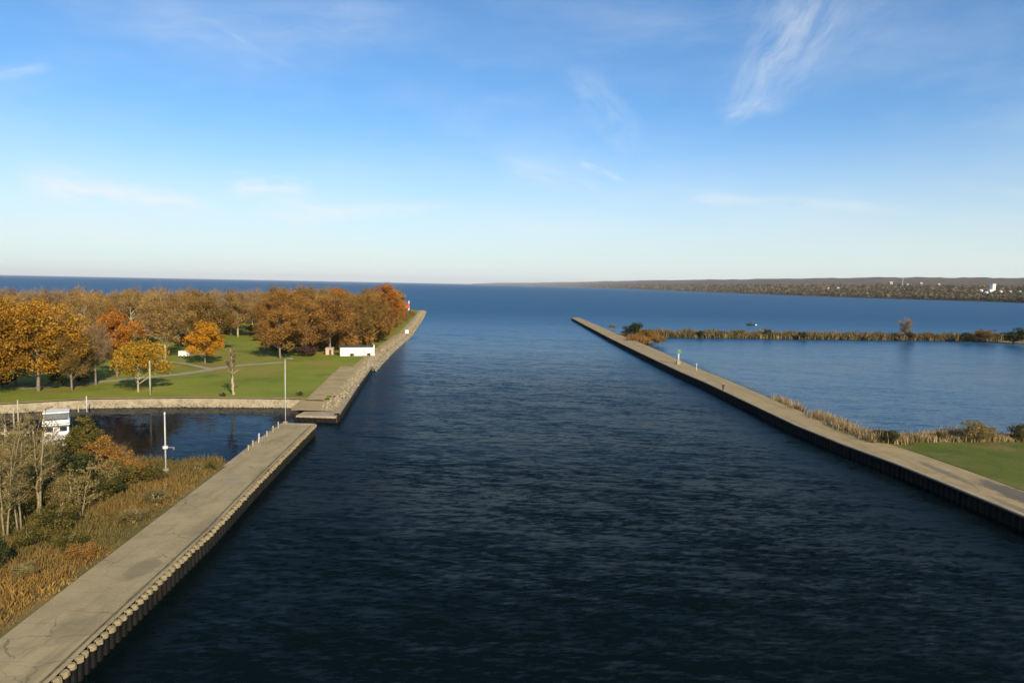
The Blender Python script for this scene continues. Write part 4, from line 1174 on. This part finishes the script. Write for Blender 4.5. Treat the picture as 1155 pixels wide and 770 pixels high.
# white tower
best = min((abs(proj_y(*far_at(1118, u)) - 331.5), u) for u in np.linspace(.04, .9, 60)); x, y, z = far_at(1118, best[1]); s = y / 790
o = tag(empty('white_tower', (x, y, z - 1), .2), 'tall white tower standing above the houses on the far shore', 'tower')
MB().box((0, 0, 5.5 * s), (4.0 * s, 4.0 * s, 11 * s)).build('tower_shaft', M['white'], o)
MB().box((0, 0, 11.2 * s), (4.4 * s, 4.4 * s, .6 * s)).build('parapet', M['white'], o)
mb = MB()
for k in range(3): mb.box((0, -2.01 * s, (3 + 2.6 * k) * s), (.5 * s, .1, .9 * s))
mb.build('window', M['glass'], o)
MB().box((-3.6 * s, 0, 2.6 * s), (3.2 * s, 3.6 * s, 5.2 * s)).build('side_wing', M['white'], o)
best = min((abs(proj_y(*far_at(1016.5, u)) - 322.5), u) for u in np.linspace(.04, .9, 60)); x, y, z = far_at(1016.5, best[1]); s = y / 790
o = tag(empty('radio_mast', (x, y, z), 0), 'thin pale radio mast rising above the far hills', 'mast')
MB().tube([(0, 0, 0), (0, 0, 11 * s)], [.35 * s, .22 * s], 6).build('mast_pole', M['whitepole'], o)
mb = MB()
for k in range(4): mb.box((0, 0, (2 + 2.4 * k) * s), (.9 * s, .2 * s, .2 * s))
mb.build('antenna', M['metal'], o)

# ------------------------------------------------------------------ haze over the lake
hb = MB().box((0, 28000, 205), (125000, 66000, 412)).build('haze', None)
hmat = bpy.data.materials.new('thin_haze'); hmat.use_nodes = True
ht = NT(hmat.node_tree); ht.n.remove(ht.n['Principled BSDF'])
pv = ht.node('ShaderNodeVolumePrincipled'); pv.inputs['Color'].default_value = (0.95, 0.97, 1.0, 1); pv.inputs['Density'].default_value = 2.5e-5
pv.inputs['Anisotropy'].default_value = 0.0
ht.link(pv.outputs[0], ht.n['Material Output'].inputs['Volume'])
hb.data.materials.append(hmat); tag(hb, 'thin pale haze lying over the lake and the far shore', 'haze', kind='stuff')

# ------------------------------------------------------------------ poles
def pole(name, px, by, ty, r, mat, label, cat='pole', z=Z, lean=(0, 0)):
    x, y = W(px, by, z); h = (by - ty) * y / 790.0
    o = tag(empty(name, (x, y, z)), label, cat)
    MB().tube([(0, 0, -.4), (lean[0] * .5, 0, h * .5), (lean[0], lean[1], h)], [r, r * .9, r * .75], 10).build('shaft', mat, o, smooth=True)
    return o, h


o, h = pole('light_pole', 187, 531, 465, .10, M['whitepole'], 'white pole with a collar standing on the basin shore')
MB().tube([(0, 0, h * .40), (0, 0, h * .44)], .30, 12).build('collar', M['white'], o)
MB().box((.55, 0, h * .42), (1.0, .09, .09)).box((1.0, 0, h * .40), (.14, .14, .24)).build('bracket', M['metal'], o)
MB().tube([(0, 0, -.1), (0, 0, .3)], .34, 12).build('base', M['conc'], o)
MB().tube([(0, 0, h), (0, 0, h + .25)], [.11, .06], 12).build('cap', M['white'], o)
o, h = pole('lamp_post', 322, 477, 404, .085, M['whitepole'], 'tall slim pale lamp post on the end of the near left pier', z=Z)
MB().box((0, 0, .12), (.6, .6, .26)).build('base', M['conc'], o)
MB().tube([(0, 0, h), (.25, 0, h + .15), (.7, 0, h + .2)], .05, 8).build('arm', M['metal'], o)
MB().box((.95, 0, h + .18), (.5, .24, .12)).build('lamp_head', M['metal'], o)
o, h = pole('wooden_pole', 169.5, 445, 406, .19, M['wood'], 'weathered wooden pole standing in front of the small yellow tree')
MB().box((0, -.2, h * .86), (.12, .08, .8)).build('bracket', M['metal'], o)
o, h = pole('mooring_pole', 98, 466, 446, .12, M['whitepole'], 'pale mooring pole right of the white cruiser', z=-.2)
o, h = pole('mooring_pole', 88.5, 466, 458, .14, M['wood'], 'short mooring pole between the cruiser and the pale pole', z=-.2)
for i, (px, by, ty, lab) in enumerate([(16, 486, 458, 'leftmost thin mooring pole at the upper dock'), (21, 484, 450, 'taller thin mooring pole beside the leftmost one'), (38, 500, 480, 'short mooring pole at the right end of the lower dock'), (6, 500, 478, 'mooring pole at the left end of the lower dock')]):
    pole('mooring_pole', px, by, ty, .12, M['wood'], lab, z=-.1)

# little posts along the basin side of the near pier
for i, (px, by, hh, lab) in enumerate([(279, 508, .75, 'first low weathered post on the pier edge, nearest the shore shrubs'), (284, 504, .9, 'second low post on the pier edge, beside a pale one'), (291, 499, 1.3, 'tallest pale post on the basin edge of the pier'),
                                       (300, 492, .8, 'low weedy post between the tallest post and the lamp post'), (307, 487, .9, 'low post two steps short of the lamp post'), (313, 483, 1.0, 'low post right beside the lamp post')]):
    x, y = W(px, by, Z)
    o = tag(empty('edge_post', (x + .1, y, Z), .3 * i), lab, 'post', 'low posts on the near pier edge')
    MB().tube([(0, 0, -.3), (.05, 0, hh)], [.12, .1], 7).build('post_shaft', M['whitepole'] if i == 2 else M['wood'], o)
    V, F = sticks(np.zeros((14, 3)) + rg.normal(size=(14, 3)) * .08 * (1, 1, 0), rg.normal(size=(14, 3)) * (.25, .25, .1) + (0, 0, .7), np.full(14, .05), rg)
    link('weeds', mesh_np('weeds', V, [F], {'tint': [rg.uniform(.2, .9, 14)]}), L['reedgreen'], o)

# ------------------------------------------------------------------ buildings and vehicles in the park
x0, y0 = W(381, 401.5, Z); x1, y1 = W(418.5, 401, Z); wd = math.hypot(x1 - x0, y1 - y0)
o = tag(empty('park_building', ((x0 + x1) / 2, (y0 + y1) / 2 + 2.2, Z), math.atan2(y1 - y0, x1 - x0)), 'long low white building with dark flat roof at the edge of the lawn', 'building')
MB().box((0, 0, 1.2), (wd, 4.4, 2.8)).build('wall', M['white'], o)
MB().box((-.3, 0, 2.75), (wd + .2, 4.9, .28)).build('roof', M['roofdark'], o, bevel=.04)
MB().box((wd / 2 + .16, -.1, 1.5), (.3, 4.7, 3.6)).build('end_wall', M['white'], o)
MB().box((wd * .22, -2.22, .95), (.9, .06, 1.9)).build('door', M['roofgrey'], o)
for k in (-.32, -.08): MB().box((k * wd, -2.22, 1.55), (.9, .06, .6)).build('window', M['roofgrey'], o)
for dx, lab in ((-1.5, 'low green weeds at the middle of the white building wall'), (3.6, 'low green weeds near the right end of the white building wall')):
    px_ = Vector((dx, -2.7, 0)); px_.rotate(o.rotation_euler); vs = KINDS['near_olive'][0][0]
    place_tree('shrub', vs[0], vs[1], M['bark'], L['olive'], o.location.x + px_.x, o.location.y + px_.y, Z, .3, .32, dx, lab, 'shrub', 'weeds at the white building')
# tan shed left of it
x, y = W(371, 400, Z)
o = tag(empty('small_shed', (x, y + 1, Z), .1), 'small tan shed left of the long white building', 'shed')
MB().box((0, 0, .85), (2.2, 1.8, 1.8)).build('wall', M['tan'], o)
MB().add([(-1.25, -1.05, 1.7), (1.25, -1.05, 1.7), (1.25, 1.05, 2.0), (-1.25, 1.05, 2.0), (-1.25, -1.05, 1.82), (1.25, -1.05, 1.82), (1.25, 1.05, 2.12), (-1.25, 1.05, 2.12)],
         [(0, 3, 2, 1), (4, 5, 6, 7), (0, 1, 5, 4), (1, 2, 6, 5), (2, 3, 7, 6), (3, 0, 4, 7)]).build('roof', M['tan'], o)
MB().box((.3, -.93, .75), (.7, .06, 1.5)).build('door', M['roofdark'], o)
# white box trailer
x, y = W(206, 403.5, Z)
o = tag(empty('box_trailer', (x, y + 1, Z), -.15), 'white box trailer parked on the grass left of the bright orange tree', 'trailer')
MB().box((0, 0, 1.15), (2.6, 1.7, 1.5)).build('box_body', M['white'], o, bevel=.06)
for sx_ in (-.55, .55):
    for sy_ in (-.82, .82):
        wh = MB().tube([(sx_, sy_ - .09, .32), (sx_, sy_ + .09, .32)], .32, 14).build('wheel', M['black'], o)
        MB().tube([(sx_, sy_ - .1, .32), (sx_, sy_ + .1, .32)], .17, 10).build('rim', M['metal'], wh)
MB().tube([(-1.3, 0, .42), (-2.1, 0, .42)], .05, 6).build('tow_bar', M['metal'], o)
# grey roofed picnic shelter among the trees
x, y = W(159, 381, Z)
o = tag(empty('picnic_shelter', (x, y, Z), .15), 'grey roofed open picnic shelter among the trees behind the yellow tree', 'shelter')
mb = MB().add([(-3, -2.2, 2.5), (3, -2.2, 2.5), (3, 2.2, 2.5), (-3, 2.2, 2.5), (-2.6, 0, 3.7), (2.6, 0, 3.7)], [(0, 1, 5, 4), (2, 3, 4, 5), (1, 2, 5), (3, 0, 4), (0, 3, 2, 1)])
mb.build('roof', M['roofgrey'], o)
for sx_ in (-2.6, 0, 2.6):
    for sy_ in (-1.9, 1.9): MB().box((sx_, sy_, 1.24), (.18, .18, 2.5)).build('post', M['wood'], o)

# ------------------------------------------------------------------ beacons
x, y = W(461, 352.5, Z); s = y / 790
o = tag(empty('red_beacon', (x, y, Z)), 'red and white beacon above the last trees at the channel mouth', 'beacon'); o.scale = (.8, .8, .8)
MB().tube([(0, 0, -.3), (0, 0, 5.0), (0, 0, 9.6)], [.75, .65, .5], 12).build('tower_shaft', M['white'], o)
MB().box((-1.6, -.8, 6.2), (4.4, .16, 4.2)).build('daymark', M['red'], o)
MB().tube([(0, 0, 9.6), (0, 0, 9.85)], 1.2, 14).build('gallery', M['white'], o)
MB().tube([(0, 0, 9.85), (0, 0, 11.0)], [.6, .5], 10).build('lantern', M['white'], o)
MB().box((0, 0, .3), (2.0, 2.0, 1.0)).build('base', M['conc'], o, bevel=.05)
x, y = W(461, 376.5, Z)
o = tag(empty('white_cabinet', (x - .8, y, Z), .2), 'small white cabinet on the channel wall below the orange trees', 'cabinet')
MB().box((0, 0, 1.0), (1.5, 1.0, 1.5)).build('body', M['white'], o, bevel=.04)
MB().box((0, 0, 1.82), (1.7, 1.2, .14)).build('lid', M['roofgrey'], o)
MB().box((0, 0, .12), (1.7, 1.2, .3)).build('base', M['conc'], o)

x, y = W(765, 410.5, Z)
o = tag(empty('green_beacon', (x, y, Z)), 'green beacon on a pale post with ladder on the long pier', 'beacon')
MB().tube([(0, 0, -.1), (0, 0, 4.0)], [.28, .22], 12).build('post', M['white'], o, smooth=True)
MB().box((.1, -.32, 3.75), (1.15, .1, 1.15)).build('daymark', M['green'], o)
MB().box((.3, .3, 3.4), (.1, 1.1, 1.1)).build('side_daymark', M['green'], o)
MB().tube([(0, 0, 4.0), (0, 0, 4.15)], .45, 12).build('platform', M['metal'], o)
MB().tube([(0, 0, 4.15), (0, 0, 4.6)], [.16, .12], 10).build('lantern', M['green'], o)
MB().box((0, 0, .45), (1.1, 1.1, .9)).build('base', M['conc'], o, bevel=.05)
mb = MB()
for sx_ in (-.18, .18): mb.tube([(sx_ - .05, -.34, .9), (sx_ - .05, -.30, 3.1)], .025, 6)
for k in range(7): mb.tube([(-.23, -.32, 1.1 + .3 * k), (.13, -.32, 1.1 + .3 * k)], .02, 6)
mb.build('ladder', M['metal'], o)
x, y = W(785.5, 417.5, Z)
o = tag(empty('marker_post', (x, y, Z)), 'short pale marker post on the long pier between beacon and person', 'post')
MB().tube([(0, 0, -.1), (0, 0, 1.7)], [.13, .11], 10).build('shaft', M['whitepole'], o)
MB().tube([(0, 0, 1.7), (0, 0, 1.85)], [.18, .06], 10).build('cap', M['white'], o)
x, y = W(1018, 501.5, 1.4)
o = tag(empty('white_marker', (x, y, 1.55)), 'tiny white marker stub at the corner of the lawn by the dark shrub', 'marker')
MB().tube([(0, 0, -.1), (0, 0, .32)], [.10, .08], 10).build('stub', M['white'], o)


# ------------------------------------------------------------------ the person on the pier
def skin_body(name, verts, edges, radii, mat, parent, root=0, sub=2):
    me = bpy.data.meshes.new(name); me.from_pydata(verts, edges, []); me.update()
    o = bpy.data.objects.new(name, me); C.objects.link(o); o.parent = parent; me.materials.append(mat)
    md = o.modifiers.new('skin', 'SKIN'); md.use_smooth_shade = True
    for v, r in zip(me.skin_vertices[0].data, radii): v.radius = r if hasattr(r, '__len__') else (r, r)
    me.skin_vertices[0].data[root].use_root = True
    sb = o.modifiers.new('sub', 'SUBSURF'); sb.levels = sub; sb.render_levels = sub
    return o


x, y = W(815.5, 440.5, Z)
p = tag(empty('person', (x, y, Z + .01), 2.7), 'person in dark trousers and jacket walking along the long pier', 'person')
bv = [(0, 0, .95), (0, 0, 1.15), (0, .02, 1.36), (0, .03, 1.48), (0, .04, 1.58), (0, .05, 1.68),
      (.09, 0, .90), (.10, .16, .50), (.10, .08, .08), (.10, .22, .03), (-.09, 0, .90), (-.10, -.08, .50), (-.10, -.30, .12), (-.10, -.20, .03),
      (.19, .02, 1.38), (.25, -.06, 1.12), (.24, .08, .90), (.24, .13, .82), (-.19, .02, 1.38), (-.25, .08, 1.12), (-.24, .22, .93), (-.24, .27, .86)]
be = [(0, 1), (1, 2), (2, 3), (3, 4), (4, 5), (0, 6), (6, 7), (7, 8), (8, 9), (0, 10), (10, 11), (11, 12), (12, 13), (2, 14), (14, 15), (15, 16), (16, 17), (2, 18), (18, 19), (19, 20), (20, 21)]
br = [(.14, .10), (.13, .10), (.16, .10), .055, .085, .075, .085, .06, .04, .035, .085, .06, .04, .035, .06, .045, .035, .03, .06, .045, .035, .03]
skin_body('body', bv, be, br, M['skin'], p)
skin_body('trousers', [bv[i] for i in (0, 6, 7, 8, 10, 11, 12)], [(0, 1), (1, 2), (2, 3), (0, 4), (4, 5), (5, 6)], [(.16, .12), .105, .08, .065, .105, .08, .065], M['cloth_dark'], p)
skin_body('jacket', [bv[i] for i in (0, 1, 2, 14, 15, 16, 18, 19, 20)], [(0, 1), (1, 2), (2, 3), (3, 4), (4, 5), (2, 6), (6, 7), (7, 8)], [(.175, .13), (.17, .13), (.19, .13), .08, .068, .055, .08, .068, .055], M['cloth_dark'], p, root=2)
skin_body('hair', [(0, .0, 1.64), (0, .02, 1.73)], [(0, 1)], [.088, .08], M['bark_dark'], p)
for sx_, a in ((.10, (8, 9)), (-.10, (12, 13))):
    skin_body('shoe', [bv[a[0]], bv[a[1]]], [(0, 1)], [.055, .05], M['black'], p, sub=1)
skin_body('backpack', [(0, -.18, 1.12), (0, -.17, 1.34)], [(0, 1)], [(.13, .08), (.13, .08)], M['cloth_red'], p, sub=1)

# ------------------------------------------------------------------ boats and docks
def hull(Lh, B, D, sheer=.25, n=12):
    """open boat hull, bow at +y"""
    mb = MB(); k = 7; vs = []
    for i in range(n + 1):
        u = i / n; yy = (u - .5) * Lh; wv = B / 2 * (1 if u < .45 else max(0.02, 1 - ((u - .45) / .55) ** 2.2)); zt = D + sheer * u ** 2
        for j in range(k):
            th = math.pi * j / (k - 1); vs.append((-math.cos(th) * wv, yy + .12 * Lh * u * u * (1 - math.sin(th)), zt - math.sin(th) ** .6 * (zt + .35)))
    fs = [(i * k + j, i * k + j + 1, (i + 1) * k + j + 1, (i + 1) * k + j) for i in range(n) for j in range(k - 1)]
    fs.append(tuple(range(k - 1, -1, -1)))
    return mb.add(vs, fs)


bx_, by_ = W(62, 503, 0)
b = tag(empty('cabin_cruiser', (bx_ - 2.4, by_ + 4.2, 0), .55), 'white cabin cruiser with upper deck moored behind the scrub', 'boat')
hull(10.0, 3.7, 1.0, .5).build('hull', M['white'], b, smooth=True)
MB().box((0, -.3, .92), (3.3, 8.6, .1)).build('deck', M['white'], b)
MB().box((0, .6, 1.75), (3.1, 5.2, 1.6)).build('cabin', M['white'], b, bevel=.12)
for sx_ in (-.85, .85): MB().box((sx_, -2.02, 1.85), (.9, .06, .65)).build('window', M['glass'], b, bevel=.02)
for sx_ in (-1.56, 1.56): MB().box((sx_, .8, 1.95), (.06, 3.6, .55)).build('window', M['glass'], b)
MB().box((0, -2.02, 1.5), (.6, .05, 1.3)).build('door', M['roofgrey'], b)
MB().box((0, .0, 2.62), (3.4, 5.6, .14)).build('upper_deck', M['white'], b, bevel=.04)
mb = MB().box((0, -2.7, 3.05), (3.3, .1, .5)).box((-1.6, -.2, 3.05), (.1, 5, .5)).box((1.6, -.2, 3.05), (.1, 5, .5)).box((0, 1.6, 3.2), (3.1, .8, .9))
mb.build('coaming', M['white'], b, bevel=.03)
MB().box((0, -.4, 4.25), (3.3, 3.2, .16)).build('hardtop', M['white'], b, bevel=.05)
for sx_ in (-1.5, 1.5):
    for sy_ in (-1.8, 1.0): MB().tube([(sx_, sy_, 2.65), (sx_, sy_, 4.2)], .05, 6).build('roof_post', M['metal'], b)
mb = MB()
for sx_ in (-1.6, -.8, 0, .8, 1.6): mb.tube([(sx_, -4.6, 1.0), (sx_, -4.6, 1.7)], .025, 6)
mb.tube([(-1.6, -4.6, 1.7), (1.6, -4.6, 1.7)], .03, 6); mb.build('stern_rail', M['metal'], b)


def dock(px0, px1, y0_, y1_, width, label):
    a = W(px0, y0_, .6); c = W(px1, y1_, .6); mid = ((a[0] + c[0]) / 2, (a[1] + c[1]) / 2); ln = math.hypot(c[0] - a[0], c[1] - a[1]); ang = math.atan2(c[1] - a[1], c[0] - a[0])
    o = tag(empty('wooden_dock', (mid[0], mid[1], 0), ang), label, 'dock')
    m_ = MB(); n_ = int(ln / .25)
    for i in range(n_): m_.box((-ln / 2 + (i + .5) * ln / n_, 0, .62), (ln / n_ * .9, width, .06))
    m_.build('planks', M['wood'], o)
    MB().box((0, -width * .42, .5), (ln, .12, .2)).box((0, width * .42, .5), (ln, .12, .2)).build('beam', M['wood'], o)
    for i in range(4):
        MB().tube([(-ln / 2 + (i + .2) * ln / 3.4, -width * .5, -.6), (-ln / 2 + (i + .2) * ln / 3.4, -width * .5, 1.15)], .11, 8).build('piling', M['wood'], o)
    return o


dock(-40, 34, 489.5, 486, 1.3, 'upper wooden dock, a thin pale strip left of the cruiser')
dock(-40, 42, 503, 503.5, 1.5, 'lower wooden dock ending at the stern of the white cruiser')

x, y = W(846.5, 366.8, 0)
b = tag(empty('fishing_boat', (x, y, 0), 1.2), 'small dark open boat on the lake just beyond the breakwater', 'boat')
hull(4.6, 1.7, .75, .3).build('hull', M['hull_dark'], b, smooth=True)
for k in (-1.2, 0, 1.1): MB().box((0, k, .6), (1.4, .3, .06)).build('seat', M['wood'], b)
MB().box((0, -2.4, .95), (.35, .4, .6)).box((0, -2.45, .3), (.12, .2, 1.0)).build('outboard_motor', M['black'], b, bevel=.05)
MB().box((0, .2, 1.35), (1.3, 1.9, .9)).tube([(-.6, -.5, .6), (-.6, -.5, 1.35)], .03, 6).tube([(.6, -.5, .6), (.6, -.5, 1.35)], .03, 6).tube([(-.6, .9, .6), (-.6, .9, 1.35)], .03, 6).tube([(.6, .9, .6), (.6, .9, 1.35)], .03, 6).build('canopy', M['hull_dark'], b)
x, y = W(852.5, 367.0, 0)
o = tag(empty('mooring_buoy', (x, y, 0)), 'pale buoy floating right of the dark boat beyond the breakwater', 'buoy')
mb = MB(); mb.tube([(0, 0, -.3), (0, 0, 0), (0, 0, .4), (0, 0, .75), (0, 0, .9)], [.35, .6, .6, .35, .1], 14); mb.build('float', M['white'], o, smooth=True)
MB().tube([(0, 0, .85), (0, 0, 1.15)], .05, 8).build('ring', M['metal'], o)
